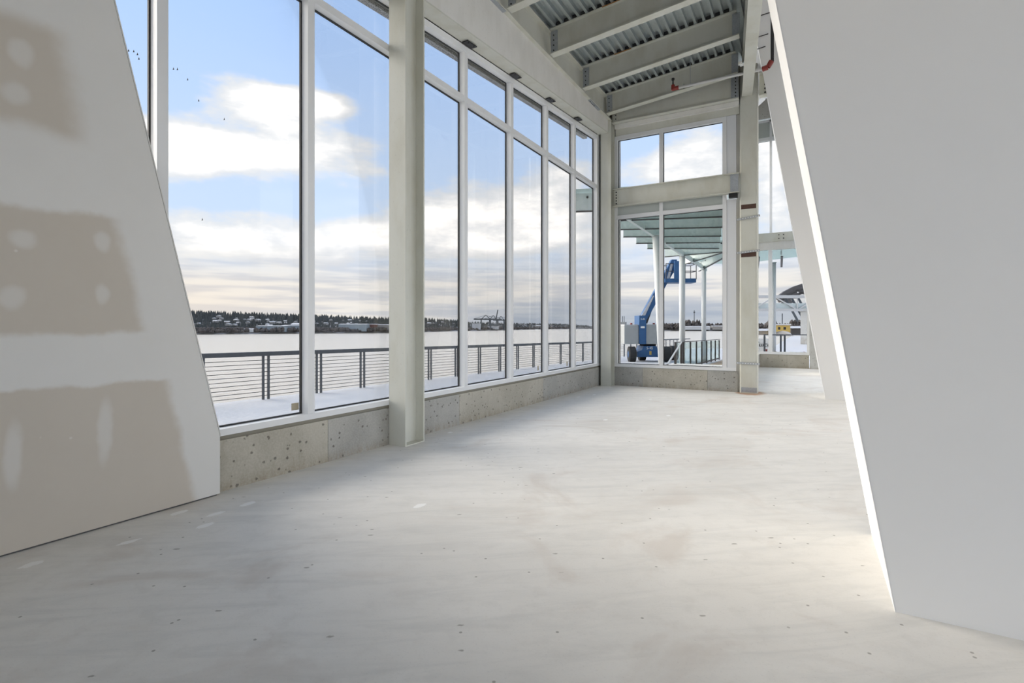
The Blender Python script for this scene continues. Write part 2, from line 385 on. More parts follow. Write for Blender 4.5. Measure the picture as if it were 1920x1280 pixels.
# --- river-side window wall
w1 = empty('window_1', (WX, 4, .47), kind='structure')
XB = WX-.12; XG = WX-.112       # back of frame / glass plane
B().box(XB, WX+.006, -6.9, 12.2, .472, .53).build('sill_rail', M_FRAME, w1)
MY = [-4.61, -3.245, -1.88, -.515, .85, 2.19, 3.577, 4.94, 6.306, 7.67, 9.035, 10.40, 11.77, 12.14]
for y in MY:
    B().box(XB, WX, y-.041, y+.041, .53, head(y)-.02).build('mullion', M_FRAME, w1)
for a_, c_ in zip(MY[:-1], MY[1:]):
    B().box(XB, WX-.002, a_+.041, c_-.041, 4.665, 4.745).build('transom', M_FRAME, w1)
B().prism([(XB, -6.9, head(-6.9)-.085), (XB, 12.2, head(12.2)-.085), (XB, 12.2, head(12.2)), (XB, -6.9, head(-6.9))],
          [(WX+.004, -6.9, head(-6.9)-.085), (WX+.004, 12.2, head(12.2)-.085), (WX+.004, 12.2, head(12.2)), (WX+.004, -6.9, head(-6.9))]).build('head_rail', M_FRAME, w1)
def pane_x(xg, y0, y1, z0, z1a, z1b, par, g=.014, gm=True):
    p = B().prism([(xg-.006, y0, z0), (xg-.006, y1, z0), (xg-.006, y1, z1b), (xg-.006, y0, z1a)], [(xg, y0, z0), (xg, y1, z0), (xg, y1, z1b), (xg, y0, z1a)]).build('pane', M_GLASS, par)
    if gm:
        x0, x1 = xg+.0005, xg+.022
        q_ = B()
        q_.box(x0, x1, y0, y0+g, z0, z1a-g*.2).box(x0, x1, y1-g, y1, z0, z1b-g*.2)
        q_.box(x0, x1, y0+g, y1-g, z0, z0+g)
        q_.prism([(x0, y0+g, z1a-g), (x0, y1-g, z1b-g), (x0, y1-g, z1b), (x0, y0+g, z1a)], [(x1, y0+g, z1a-g), (x1, y1-g, z1b-g), (x1, y1-g, z1b), (x1, y0+g, z1a)])
        q_.build('gasket', M_GASKET, p)
    return p
for a_, c_ in zip(MY[4:-2], MY[5:-1]):
    y0, y1 = a_+.041, c_-.041
    pane_x(XG, y0, y1, .53, 4.665, 4.665, w1); pane_x(XG, y0, y1, 4.745, head(y0)-.085, head(y1)-.085, w1)
B().box(XB, WX, 11.811, 12.2, .53, head(11.8)).build('corner_filler', M_FRAME, w1)
B().prism([(XB-.02, -6.9, head(-6.9)-.08), (XB-.02, 12.2, head(12.2)-.08), (XB-.02, 12.2, 6.74), (XB-.02, -6.9, 6.74)], [(XB-.001, -6.9, head(-6.9)-.08), (XB-.001, 12.2, head(12.2)-.08), (XB-.001, 12.2, 6.74), (XB-.001, -6.9, 6.74)]).build('head_closure', M_STEEL, w1)
for y, z in ((1.98, 3.50), (2.0, 3.46), (2.035, 3.47), (2.06, 3.46), (2.07, 3.43), (2.32, 3.46), (2.35, 3.47), (2.43, 3.42), (2.52, 3.28), (2.74, 3.20), (2.55, 2.29), (9.99, 3.6)):
    B().prism([(XG+.0015, y, z), (XG+.0015, y+.012, z+.006), (XG+.0015, y+.006, z+.024)], [(XG+.0025, y, z), (XG+.0025, y+.012, z+.006), (XG+.0025, y+.006, z+.024)]).build('smudge', M_DKBROWN, w1)
lab = B().box(XG+.001, XG+.003, 3.43, 3.515, .57, .64).build('glass_sticker', M_TAPE, w1)
for y in (8.83, 10.2): B().box(XG+.001, XG+.003, y, y+.05, .57, .66).build('glass_sticker', M_TAPE, w1)

# --- taped partition covering the near end of the window wall, with its leaning edge
PX = -4.262
edge = [(-6.9, 0), (2.60, 0), (2.60, .49), (1.116, 6.7), (-6.9, 6.7)]
wp = empty('wall_partition', (PX, 0, 0), kind='structure')
B().prism([(PX-.062, y, z+.012 if z == 0 else z) for y, z in edge], [(PX, y, z+.012 if z == 0 else z) for y, z in edge]).build('taped_board', M_MUD, wp)
B().prism([(PX-.064, 2.602, .49), (PX-.064, 1.118, 6.7), (PX-.064, 1.131, 6.7), (PX-.064, 2.615, .49)], [(PX+.003, 2.602, .49), (PX+.003, 1.118, 6.7), (PX+.003, 1.126, 6.7), (PX+.003, 2.61, .49)]).build('corner_bead', M_MUD, wp)
B().box(PX-.05, PX-.012, -6.9, 2.58, 0, .014).build('floor_gap', M_DARKGAP, wp)

# --- leaning white fins (open-ended partitions) on the right
def fin(name, x0, y0, y1, ztop, rot=0., xr=8.9):
    e = empty(name, (x0, y0, 0), kind='structure'); k_ = .1666
    yr = y0-rot*(xr-x0)
    lo = [(x0, y0, 0), (xr, yr, 0), (xr, y1, 0), (x0, y1, 0)]
    up = [(x0-k_*ztop, y0+.0*ztop, ztop), (xr, yr, ztop), (xr, y1, ztop), (x0-k_*ztop, y1, ztop)]
    B().hexa(lo+up).build('drywall_face', M_DRY, e)
    t = .004
    B().hexa([(x0-t, y0-.001, 0), (x0-.0005, y0-.001, 0), (x0-.0005, y1, 0), (x0-t, y1, 0)] +
             [(x0-k_*ztop-t, y0-.001, ztop), (x0-k_*ztop-.0005, y0-.001, ztop), (x0-k_*ztop-.0005, y1, ztop), (x0-k_*ztop-t, y1, ztop)]).build('end_face', M_BEAD, e)
    return e
f1 = fin('wall_fin_1', .376, 3.164, 4.247, 6.24, .02, .376+5)
f2 = fin('wall_fin_2', .297, 11.78, 12.87, 9.29, 0., 3.0)
f3 = fin('wall_fin_3', .305, 17.34, 18.40, 9.29, 0., 3.0)
for i, (z, x0, x1) in enumerate(((7.72, -.98, -.67), (7.30, -.93, -.70), (7.06, -.90, -.75))):
    B().bar((x0, 11.772, z), (x1, 11.772, z+.02), .012, .012).build('hanger_rod', M_BLACK, f2)

# --- hidden shell : back, far right and roofs; open bays added to light the hall
wb = empty('wall_back', (2, -7.1, 0), kind='structure')
B().box(-4.5, 1, -7.2, -7, 0, 9.3).build('plain_board', M_CONC3, wb); B().box(1, 9.2, -7.2, -7, 5.0, 9.3).build('spandrel', M_CONC3, wb); B().box(1, 9.2, -7.2, -7, 0, .4).build('kerb', M_CONC, wb)
wr = empty('wall_right', (9, 6, 0), kind='structure')
B().box(9, 9.2, -7, 20.4, 0, .9).build('kerb', M_CONC, wr)
B().box(9, 9.2, -7, 20.4, 8.3, 9.3).build('spandrel', M_DRY, wr)
B().box(9, 9.2, -7, 4.2, .9, 8.3).build('plain_board', M_CONC3, wr); B().box(9, 9.2, 4.2, 12.3, 4.2, 8.3).build('plain_board', M_CONC3, wr)
for y in (-6.9, -2, 3.7, 8.5, 12.3, 17.9): B().box(9, 9.2, y-.15, y+.15, .9, 8.3).build('pier', M_DRY, wr)
SL = .10                        # roof pitch across the hall
def roofz(x): return 6.745 + SL*(x+4.1)
ce = empty('ceiling', (-2.5, 3, 6.7), kind='structure')
# fluted steel deck sheets
def beamx(y): return -.76-.125*(y-8.5)                                  # left edge of the skewed main beam
def deck_sheet(x0, nr, y0, y1):
    pitch = .1524; prof = []
    for i in range(nr):
        a_ = x0+i*pitch
        prof += [(a_, 0), (a_+.046, 0), (a_+.056, .066), (a_+.142, .066)]
    prof.append((x0+nr*pitch, 0))
    vs = []; fs = []
    for (x, h) in prof:
        z = roofz(x)+h; ye = min(y1, 8.5+(-.68-x)/.125); vs += [(x, y0, z), (x, ye, z)]
    for i in range(len(prof)-1): fs.append((2*i, 2*i+1, 2*i+3, 2*i+2))
    return B().add(vs, fs)
DX0 = -4.42
for i in range(6):
    deck_sheet(DX0+i*.6096, 4, -7, 12.2).build('deck_sheet', M_DECK, ce)
rp_ = [(-4.9, -7.2), (beamx(-7.2)+.12, -7.2), (beamx(12.4)+.12, 12.4), (-4.9, 12.4)]
B().prism([(x, y, roofz(x)+.09) for x, y in rp_], [(x, y, roofz(x)+.3) for x, y in rp_]).build('roof_slab', M_CONC3, ce)
B().box(-1.6, 9.2, -7.2, 20.4, 9.3, 9.5).build('upper_slab', M_DRY, ce)
B().prism([(beamx(-7)+.06, -7, 6.98), (beamx(-7)+.14, -7, 6.98), (beamx(12.3)+.14, 12.3, 6.98), (beamx(12.3)+.06, 12.3, 6.98)], [(beamx(-7)+.06, -7, 9.3), (beamx(-7)+.14, -7, 9.3), (beamx(12.3)+.14, 12.3, 9.3), (beamx(12.3)+.06, 12.3, 9.3)]).build('clerestory_board', M_DRY, ce)

# --- end wall (looking downriver) : kerb, window and spandrels
we = empty('wall_end', (-2.6, 12.1, 0), kind='structure')
for x0, x1, m in ((-4.33, -3.352, M_CONC2), (-3.348, -1.922, M_CONC), (-1.918, -1.305, M_CONC2)):
    B().box(x0, x1, 12.1, 12.35, 0, .44).build('concrete_panel', m, we)
w2 = empty('window_2', (-2.6, 12.1, .45), kind='structure')
B().box(-4.1, -1.335, 12.085, 12.2, .45, .515).build('sill_rail', M_FRAME, w2)
B().box(-2.965, -2.885, 12.095, 12.2, .515, 5.93).build('mullion', M_FRAME, w2)
B().box(-4.02, -3.955, 12.095, 12.2, .515, 5.93).build('mullion', M_FRAME, w2)
B().box(-1.61, -1.525, 12.095, 12.2, .515, 5.93).build('mullion', M_FRAME, w2)
B().box(-1.522, -1.335, 12.10, 12.2, .515, 4.13).build('cover_panel', M_PANEL, w2)
B().box(-1.522, -1.335, 12.10, 12.2, 4.6, 5.93).build('cover_panel', M_PANEL, w2)
for x0, x1 in ((-3.955, -2.965), (-2.885, -1.61)):
    B().box(x0, x1, 12.097, 12.2, 3.955, 4.04).build('transom', M_FRAME, w2)
    B().box(x0, x1, 12.13, 12.2, 4.04, 4.62).build('spandrel_panel', M_SPAN, w2)
    B().box(x0, x1, 12.095, 12.2, 5.84, 5.93).build('head_rail', M_FRAME, w2)
def pane_y(yg, x0, x1, z0, z1, par, g=.012, gm=True):
    p = B().box(x0, x1, yg, yg+.006, z0, z1).build('pane', M_GLASS, par)
    if gm: B().box(x0, x0+g, yg-.02, yg-.0005, z0, z1).box(x1-g, x1, yg-.02, yg-.0005, z0, z1).box(x0+g, x1-g, yg-.02, yg-.0005, z0, z0+g).box(x0+g, x1-g, yg-.02, yg-.0005, z1-g, z1).build('gasket', M_GASKET, p)
for x0, x1 in ((-3.955, -2.965), (-2.885, -1.61)):
    pane_y(12.19, x0, x1, .515, 3.955, w2); pane_y(12.19, x0, x1, 4.62, 5.84, w2)

# --- return wall beyond, glazed, along the boardwalk
w3 = empty('window_3', (-1.5, 16, 0), kind='structure')
B().box(-1.62, -1.45, 12.4, 20.2, -.3, .45).build('kerb', M_CONC2, w3)
for y in (12.45, 14.0, 15.5, 17.0, 18.5, 20.1): B().box(-1.6, -1.5, y-.04, y+.04, .45, 8.5).build('mullion', M_FRAME, w3)
B().box(-1.6, -1.5, 12.4, 20.2, 3.95, 4.6).build('spandrel_panel', M_SPAN, w3)
B().box(-1.6, -1.5, 12.4, 20.2, 7.8, 9.3).build('head_panel', M_CONC3, w3)
for a_, c_ in zip((12.45, 14.0, 15.5, 17.0, 18.5), (14.0, 15.5, 17.0, 18.5, 20.1)):
    pane_x(-1.55, a_+.04, c_-.04, .45, 3.95, 3.95, w3, gm=False); pane_x(-1.55, a_+.04, c_-.04, 4.6, 7.8, 7.8, w3, gm=False)

# --- far wall at the end of the passage
wf = empty('wall_far', (-.6, 20, 0), kind='structure')
for x0, x1 in ((-1.5, -.62), (-.615, .035)): B().box(x0, x1, 20, 20.3, 0, .45).build('concrete_panel', M_CONC, wf)
B().box(.04, .30, 19.85, 20.3, 0, 9.3).build('concrete_pier', M_CONC3, wf)
B().box(.30, 9, 20.1, 20.3, 0, 9.3).build('plain_board', M_DRY, wf)
B().box(-1.5, .04, 19.98, 20.25, 8.55, 9.3).build('concrete_lintel', M_CONC3, wf)
w4 = empty('window_4', (-.7, 20, .45), kind='structure')
B().box(-1.5, .04, 19.98, 20.1, .45, .54).build('sill_rail', M_FRAME, w4)
B().box(-1.185, -1.07, 19.98, 20.1, .54, 4.03).build('mullion', M_FRAME, w4)
B().box(-1.145, -1.075, 19.98, 20.1, 4.62, 8.5).build('mullion', M_FRAME, w4)
B().box(-.03, .04, 19.98, 20.1, .54, 8.5).build('mullion', M_FRAME, w4)
B().box(-1.5, .04, 19.97, 20.1, 4.03, 4.30).build('spandrel_panel', M_STEEL2, w4)
B().box(-1.5, .04, 19.985, 20.1, 7.78, 7.90).build('transom', M_FRAME, w4)
B().box(-1.5, .04, 20.02, 20.1, 7.90, 8.42).build('spandrel_panel', M_SPAN, w4)
B().box(-1.5, .04, 19.98, 20.1, 8.42, 8.5).build('head_rail', M_FRAME, w4)
for x0, x1 in ((-1.5, -1.13), (-1.11, -.03)): pane_y(20.06, x0, x1, .54, 4.03, w4, gm=False); pane_y(20.06, x0, x1, 4.62, 7.78, w4, gm=False)

B().box(-4.5, -3.95, 12.2, 12.34, .44, 6.74).build('corner_post', M_FRAME, w2)
B().box(-4.44, -4.33, 12.1, 12.2, .44, 6.0).build('corner_post', M_FRAME, w2)
B().box(-4.5, -1.27, 12.19, 12.3, 5.93, 7.0).build('top_closure', M_STEEL, w2)
B().box(-4.45, -4.325, 11.75, 12.2, head(11.75), 6.3).build('top_closure', M_STEEL, w2)
# ================================================================== structural steel inside
def bolts(par, pts, r=.014, h=.012, ax=(0, -1, 0)):
    b_ = B(); a_ = Vector(ax)
    for p_ in pts: b_.tube(Vector(p_), Vector(p_)+a_*h, r, r, 6)
    return b_.build('bolt_heads', M_BLACK, par, kind='stuff')
def h_column(x0, x1, y0, y1, zt, label):
    e = empty('steel_column', ((x0+x1)/2, (y0+y1)/2, 0), label, 'column'); xm = (x0+x1)/2
    B().box(x0, x1, y0, y0+.022, 0, zt).build('flange', M_STEEL, e); B().box(x0, x1, y1-.022, y1, 0, zt).build('flange', M_STEEL, e)
    B().box(xm-.009, xm+.009, y0+.022, y1-.022, 0, zt).build('web', M_STEEL, e)
    B().box(x0-.001, x1+.001, y0-.001, y1+.001, 0, .012).build('base_plate', M_STEEL, e)
    return e
h_column(-4.325, -4.075, 4.69, 5.04, 6.25, 'wide cream steel H column standing against the river windows near the taped partition')
h_column(-4.27, -4.02, 11.82, 12.09, 6.245, 'cream steel H column in the corner where the two window walls meet')
# tube column
def tube_column():
    e = empty('tube_column', (-1.09, 12.18, 0), 'square cream tube column with brown scraped bands and perforated straps', 'column')
    x0, x1, y0, y1 = -1.262, -.918, 12.03, 12.34; r = .035; pr = []
    for cx, cy, a0 in ((x1-r, y1-r, 0), (x0+r, y1-r, 90), (x0+r, y0+r, 180), (x1-r, y0+r, 270)):
        for j in range(5):
            a_ = math.radians(a0+j*22.5); pr.append((cx+r*math.cos(a_), cy+r*math.sin(a_)))
    B().prism([(x, y, .0) for x, y in pr], [(x, y, 6.9) for x, y in pr]).build('shaft', M_STEEL, e)
    B().box(x0+.03, x1-.01, y0-.003, y0+.002, .02, .12).build('primer_patch', M_GALVPL, e, label='bare grey primer patch at the foot')
    for z in (3.875, 2.865): B().box(x0+.03, x1-.025, y0-.004, y0+.002, z, z+.095).build('scraped_band', M_BROWN, e)
    for z, dz_ in ((3.66, .05), (2.955, .03), (.63, -.01)):
        s_ = B().bar((x0-.06, y0-.02, z), (x1+.05, y0-.02, z+dz_), .006, .042).build('perforated_strap', M_GALVPL, e)
        h_ = B()
        for i in range(9):
            t_ = (i+.5)/9; xx = x0-.06+(x1-x0+.11)*t_; zz = z+dz_*t_
            h_.box(xx-.011, xx+.011, y0-.0245, y0-.0235, zz-.009, zz+.009)
        h_.build('strap_holes', M_WHITE if z < 1 else M_STEEL2, s_, kind='stuff')
    return e
tube_column()
pl = B().box(-1.335, -1.27, 12.16, 12.34, 0, 5.95).build('steel_stud', M_STEEL2, label='slim pale steel stud between window panel and tube column', cat='stud')

# roof edge girder above the river windows
g = empty('edge_girder', (-4.12, 4, 6.245), 'long level cream edge girder carrying the roof beams above river windows', 'beam')
B().ibeam((-4.12, -6.9, 6.245), (-4.12, 12.0, 6.245), .185, .48, .02, .014).build('girder_section', M_STEEL, g)
sp = B().box(-4.205, -4.035, 10.55, 11.15, 6.228, 6.2445).build('splice_plate', M_GALVPL, g)
bolts(sp, [(x, 10.62+.075*i, 6.229) for i in range(4) for x in (-4.17, -4.07)], .012, .01, (0, 0, -1))
sp = B().box(-4.205, -4.035, 6.35, 6.95, 6.228, 6.2445).build('splice_plate', M_GALVPL, g)
# tapered fascia beam under it
def taper(y0, y1, lab_):
    e = empty('tapered_beam', (-4.2, (y0+y1)/2, head(y0)), lab_, 'beam'); x0, x1 = WX+.008, -4.085
    h0, h1 = head(y0)+.012, head(y1)+.012
    B().hexa([(x0, y0, h0), (x1, y0, h0), (x1, y1, h1), (x0, y1, h1), (x0, y0, h0+.022), (x1, y0, h0+.022), (x1, y1, h1+.022), (x0, y1, h1+.022)]).build('lower_flange', M_STEEL, e)
    B().hexa([(x1-.03, y0, h0+.022), (x1-.008, y0, h0+.022), (x1-.008, y1, h1+.022), (x1-.03, y1, h1+.022), (x1-.03, y0, 6.243), (x1-.008, y0, 6.243), (x1-.008, y1, 6.243), (x1-.03, y1, 6.243)]).build('web_plate', M_STEEL2, e)
    return e
taper(5.045, 11.815, 'cream tapered fascia beam sloping over the five-bay river windows')
taper(-6.9, 4.685, 'cream tapered fascia beam over the window beside the taped partition')
for i, y in enumerate((6.306, 7.67, 9.035, 10.40)):
    z = head(y)
    e = empty('window_clip', (-4.28, y, z), ('black window clip nearest the near steel column', 'second black window clip from the near steel column', 'third black window clip from the near steel column', 'black window clip nearest the corner steel column')[i], 'clip', 'black clips along the window head')
    B().hexa([(-4.30, y-.15, z-.012-.0123), (-4.20, y-.15, z-.012-.0123), (-4.20, y+.09, z+.0074-.0123), (-4.30, y+.09, z+.0074-.0123),
              (-4.30, y-.15, z-.0123), (-4.20, y-.15, z-.0123), (-4.20, y+.09, z+.0074), (-4.30, y+.09, z+.0074)]).build('clip_plate', M_BLACK, e)
    bolts(e, [(-4.22, y-.1, z-.022), (-4.22, y+.04, z-.010)], .008, .012, (0, 0, -1))

# cross beams under the deck
PY = [-5.2, -3.67, -2.14, -.61, .92, 2.45, 3.98, 5.51, 7.04, 8.59, 10.14, 11.60]
names = {11: 'cream roof beam nearest the end window', 10: 'second cream roof beam from the end window, above the sprinkler pipe', 9: 'third cream roof beam from the end window with rust on its top flange', 8: 'fourth cream roof beam from the end window, cut by the picture top',
         }
for i, y in enumerate(PY):
    xl, xr = -4.03, beamx(y)-.10
    zl = 6.285; zr = zl+SL*(xr-xl)
    e = empty('roof_beam', (xl, y, zl), names.get(i, 'cream steel roof beam overhead, out of sight above the picture'), 'beam', 'roof beams under the deck')
    B().ibeam((xl, y, zl), (xr, y, zr), .15, .46, .018, .012).build('beam_section', M_STEEL, e)
    B().box(xl-.005, xl+.12, y-.022, y-.0065, zl+.03, zl+.43).build('clip_angle', M_GALVPL, e)
    B().box(xr-.12, xr+.005, y-.022, y-.0065, zr+.03, zr+.42).build('clip_angle', M_GALVPL, e)
    if i > 6:
        cl_ = B()
        for j in range(24):
            xa = DX0+j*.1524+.060
            if xl+.08 < xa < xr-.1: cl_.hexa([(xa+dx_, y+dy_, roofz(xa+dx_)+dz_) for dz_ in (.003, .064) for dx_, dy_ in ((0, -.07), (.078, -.07), (.078, -.03), (0, -.03))])
        cl_.build('flute_closures', M_BLACK, e, kind='stuff')
    if i in (9, 10):
        xa = -3.05 if i == 9 else -3.35
        B().hexa([(x_, y+dy_, zl+SL*(x_-xl)+.46-.0185+dz_) for dz_ in (0, .019) for x_, dy_ in ((xa, -.0755), (xa+.34, -.0755), (xa+.34, -.0751), (xa, -.0751))]).build('rust_patch', M_RUST, e)
    if i > 6: bolts(e, [(xl+.05, y-.0225, zl+.08+.09*j) for j in range(4)], .011)
# main beam over the tube column
e = empty('main_beam', (-.95, 10, 6.25), 'heavy cream main beam running overhead to the tube column', 'beam')
x0, x1 = beamx(-6.9), beamx(12.03)
B().ibeam((beamx(-6.9)+.085, -6.9, 6.25), (beamx(12.02)+.085, 12.02, 6.25), .20, .74, .022, .016).build('beam_section', M_STEEL, e)
# beams of the end wall
e = empty('end_beam', (-2.6, 11.98, 6.19), 'upper cream beam above the end window, level', 'beam')
B().ibeam((-4.03, 11.96, 6.19), (-1.27, 11.96, 6.19), .13, .52, .02, .012).build('beam_section', M_STEEL, e)
B().box(-3.99, -3.9, 11.938, 11.953, 6.23, 6.62).build('end_plate', M_STEEL, e); B().box(-1.42, -1.275, 11.938, 11.953, 6.23, 6.68).build('end_plate', M_GALVPL, e)
bolts(e, [(-3.94, 11.938, 6.28+.085*j) for j in range(4)]+[(-1.33, 11.938, 6.26+.075*j) for j in range(6)], .013)
e = empty('end_channel', (-2.6, 12.05, 6.0), 'pale steel channel between upper end beam and window head', 'beam')
B().box(-4.0, -1.275, 12.03, 12.10, 6.09, 6.188).build('face', M_STEEL2, e); B().box(-4.0, -1.275, 12.10, 12.18, 5.935, 6.09).build('closure_plate', M_STEEL, e)
e = empty('middle_beam', (-2.6, 12.0, 4.24), 'cream beam crossing the end window at mid height', 'beam')
B().ibeam((-4.02, 12.02, 4.235), (-1.27, 12.02, 4.235), .14, .415, .018, .012).build('beam_section', M_STEEL, e)
B().box(-3.99, -3.90, 11.995, 12.012, 4.27, 4.62).build('end_plate', M_STEEL, e); B().box(-1.44, -1.28, 11.985, 12.012, 4.255, 4.635).build('end_plate', M_GALVPL, e)
bolts(e, [(-3.945, 11.995, 4.30+.068*j) for j in range(5)], .016)
B().box(-1.47, -1.30, 11.97, 12.09, 4.14, 4.225).build('seat_bracket', M_BLACK, e)
e = empty('passage_beam', (-.5, 12.2, 6.4), 'dark bolted beam end right of the tube column', 'beam')
B().ibeam((-.915, 12.45, 6.35), (.2, 12.45, 6.35), .18, .48, .02, .012).build('beam_section', M_STEEL, e)
bolts(e, [(-.80, 12.444, 6.42+.085*j) for j in range(5)], .02)
e = empty('far_beam', (-.7, 19.9, 4.3), 'cream beam across the far passage window with four bolts', 'beam')
B().box(-1.5, .04, 19.93, 20.1, 4.30, 4.60).build('beam_section', M_STEEL, e)
bolts(e, [(x, 19.93, z) for x in (-.86, -.72) for z in (4.39, 4.51)], .02)
# white duct elbow behind the tube column
e = empty('duct_elbow', (-1.0, 16, 7.3), 'white pipe elbow high behind the tube column', 'pipe')
pts = [(-1.25, 16, 8.3), (-.97, 16, 8.3), (-.86, 16, 8.2), (-.88, 16, 8.0), (-1.1, 16, 7.75), (-1.4, 16, 7.5)]
b_ = B()
for a_, c_ in zip(pts[:-1], pts[1:]): b_.tube(a_, c_, .12, .12, 12)
b_.build('elbow', M_WHITE, e, smooth=False)
# sprinkler branch
e = empty('sprinkler_pipe', (-1.5, 11, 6.25), 'grey sprinkler pipe with red elbows under the roof beams', 'pipe')
B().tube((-2.33, 11, 6.285), (-.72, 11, 6.285), .03, .03, 12).build('branch_pipe', M_PIPE, e)
el = B().tube((-2.43, 11, 6.285), (-2.30, 11, 6.285), .042, .042, 12).tube((-2.415, 11, 6.26), (-2.415, 11, 6.36), .04, .036, 12).build('elbow', M_RED, e, label='red grooved elbow')
B().tube((-2.415, 11, 6.36), (-2.415, 11, 6.46), .017, .014, 8).tube((-2.415, 11, 6.46), (-2.415, 11, 6.50), .03, .03, 8).build('sprinkler_head', M_BLACK, el)
B().tube((-.76, 11, 6.285), (-.66, 11, 6.30), .048, .048, 12).tube((-.66, 11, 6.30), (-.60, 11, 6.40), .045, .048, 12).build('elbow', M_RED, e, label='red grooved elbow')
B().tube((-.585, 11, 6.39), (-.585, 11, 7.5), .03, .03, 12).build('riser', M_BLACK, e, label='black riser pipe')
B().tube((-2.075, 11, 6.27), (-2.075, 11, roofz(-2.075)), .006, .006, 6).build('hanger_rod', M_GALVPL, e)
B().tube((-2.2, 11, 6.24), (-2.2, 11, 6.34), .006, .006, 6).build('pipe_clip', M_BLACK, e)

# ================================================================== outdoors
def dk(y): return -.23-.0135*(y-7.35)                      # boardwalk falls gently downriver
def slab(x0, x1, y0, y1, t, off=0.):
    return B().hexa([(x0, y0, dk(y0)-t+off), (x1, y0, dk(y0)-t+off), (x1, y1, dk(y1)-t+off), (x0, y1, dk(y1)-t+off), (x0, y0, dk(y0)+off), (x1, y0, dk(y0)+off), (x1, y1, dk(y1)+off), (x0, y1, dk(y1)+off)])
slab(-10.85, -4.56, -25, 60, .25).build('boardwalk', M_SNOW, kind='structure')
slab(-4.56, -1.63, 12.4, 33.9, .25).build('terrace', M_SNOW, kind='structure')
slab(-4.3, -1.75, 15, 33, .02, .025).build('timber_walk', M_WOOD, kind='structure')
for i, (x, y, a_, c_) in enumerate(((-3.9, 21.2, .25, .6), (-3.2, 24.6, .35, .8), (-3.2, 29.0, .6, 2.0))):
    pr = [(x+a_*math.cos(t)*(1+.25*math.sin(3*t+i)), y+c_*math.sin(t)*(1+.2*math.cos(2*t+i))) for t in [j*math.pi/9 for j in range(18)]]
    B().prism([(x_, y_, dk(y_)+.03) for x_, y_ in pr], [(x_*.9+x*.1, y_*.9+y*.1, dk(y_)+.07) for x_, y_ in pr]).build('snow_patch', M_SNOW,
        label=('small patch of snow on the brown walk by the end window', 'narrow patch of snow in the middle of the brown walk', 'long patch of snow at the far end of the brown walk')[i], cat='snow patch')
B().box(-900, 40, -500, 1900, -5.5, -4.5).build('river', M_WATER, kind='structure')

# cable railing on the river edge
rl = empty('cable_railing', (-10.6, 12, dk(12)), 'slate grey cable railing along the snowy river edge', 'railing')
RX = -10.6
def sbar(y0, y1, z, w_, h_, m, nm):
    B().hexa([(RX-w_/2, y0, dk(y0)+z), (RX+w_/2, y0, dk(y0)+z), (RX+w_/2, y1, dk(y1)+z), (RX-w_/2, y1, dk(y1)+z), (RX-w_/2, y0, dk(y0)+z+h_), (RX+w_/2, y0, dk(y0)+z+h_), (RX+w_/2, y1, dk(y1)+z+h_), (RX-w_/2, y1, dk(y1)+z+h_)]).build(nm, m, rl)
sbar(1.2, 56, .975, .10, .095, M_RAIL, 'top_rail')
post0 = None
for i in range(36):
    y = 1.66+1.4645*i
    for s_ in (-.066, .066):
        if post0 is None:
            post0 = B().box(RX-.015, RX+.015, y+s_-.026, y+s_+.026, dk(y), dk(y)+.978).build('post', M_RAIL, rl); py0 = y+s_
        else:
            o = post0.copy(); COL.objects.link(o); o.parent = rl; o.location = (0, y+s_-py0, dk(y)-dk(1.66))
for j in range(10):
    z = .085+.088*j
    sbar(1.2, 56, z, .012, .012, M_CABLE, 'cable')

# galvanised fascia of the roof edge outside the clerestory
B().hexa([(-4.86, -6, 5.051-.082*6), (-4.76, -6, 5.051-.082*6), (-4.76, 12.2, 5.051+.082*12.2), (-4.86, 12.2, 5.051+.082*12.2),
          (-4.86, -6, 6.75), (-4.76, -6, 6.75), (-4.76, 12.2, 6.75), (-4.86, 12.2, 6.75)]).build('roof_fascia', M_FROST, label='frosted galvanised roof edge just outside the top window panes', cat='fascia')

# canopy of galvanised plates
cz = 4.5
RIBS = [((-5.5, 13.1), (-2.0, 14.35)), ((-5.5, 14.6), (-2.09, 15.77)), ((-5.5, 16.12), (-2.31, 17.43)), ((-5.55, 17.63), (-2.59, 19.11)), ((-5.56, 19.22), (-2.82, 20.54)), ((-5.55, 20.73), (-3.08, 22.13)),
        ((-5.53, 23.57), (-3.0, 23.2)), ((-5.41, 27.0), (-3.1, 23.4)), ((-5.29, 30.6), (-3.0, 24.4)), ((-4.2, 32.0), (-2.6, 25.2)), ((-2.4, 31.5), (-1.9, 25.6)), ((-1.2, 30.6), (-1.0, 25.9)), ((.6, 29.6), (.2, 25.5))]
cn = empty('canopy', (-4.2, 20, cz), 'galvanised canopy of deep steel plates fanning out over the boardwalk', 'canopy')
for i, (a_, c_) in enumerate(RIBS):
    a3, c3_ = Vector((*a_, cz)), Vector((*c_, cz)); t_ = (c3_-a3).normalized()
    r_ = B().bar(a3+Vector((0, 0, .235)), c3_+Vector((0, 0, .235)), .045, .47).build('rib_plate', M_GALV, cn)
    B().bar(a3+Vector((0, 0, -.012)), c3_+Vector((0, 0, -.012)), .10, .024).build('lower_flange', M_DKBROWN, r_)
    n_ = Vector((-t_.y, t_.x, 0)); L_ = (c3_-a3).length
    if n_.y > 0: n_ = -n_
    bolts(r_, [a3+t_*L_*f+n_*.023+Vector((0, 0, .36)) for f in (.10, .28, .55, .64, .74, .95)], .035, .02, n_)
B().bar((-4.45, 12.9, cz+.05), (-4.9, 30.5, cz+.05), .10, .18).build('spine_girder', M_GALV, cn)
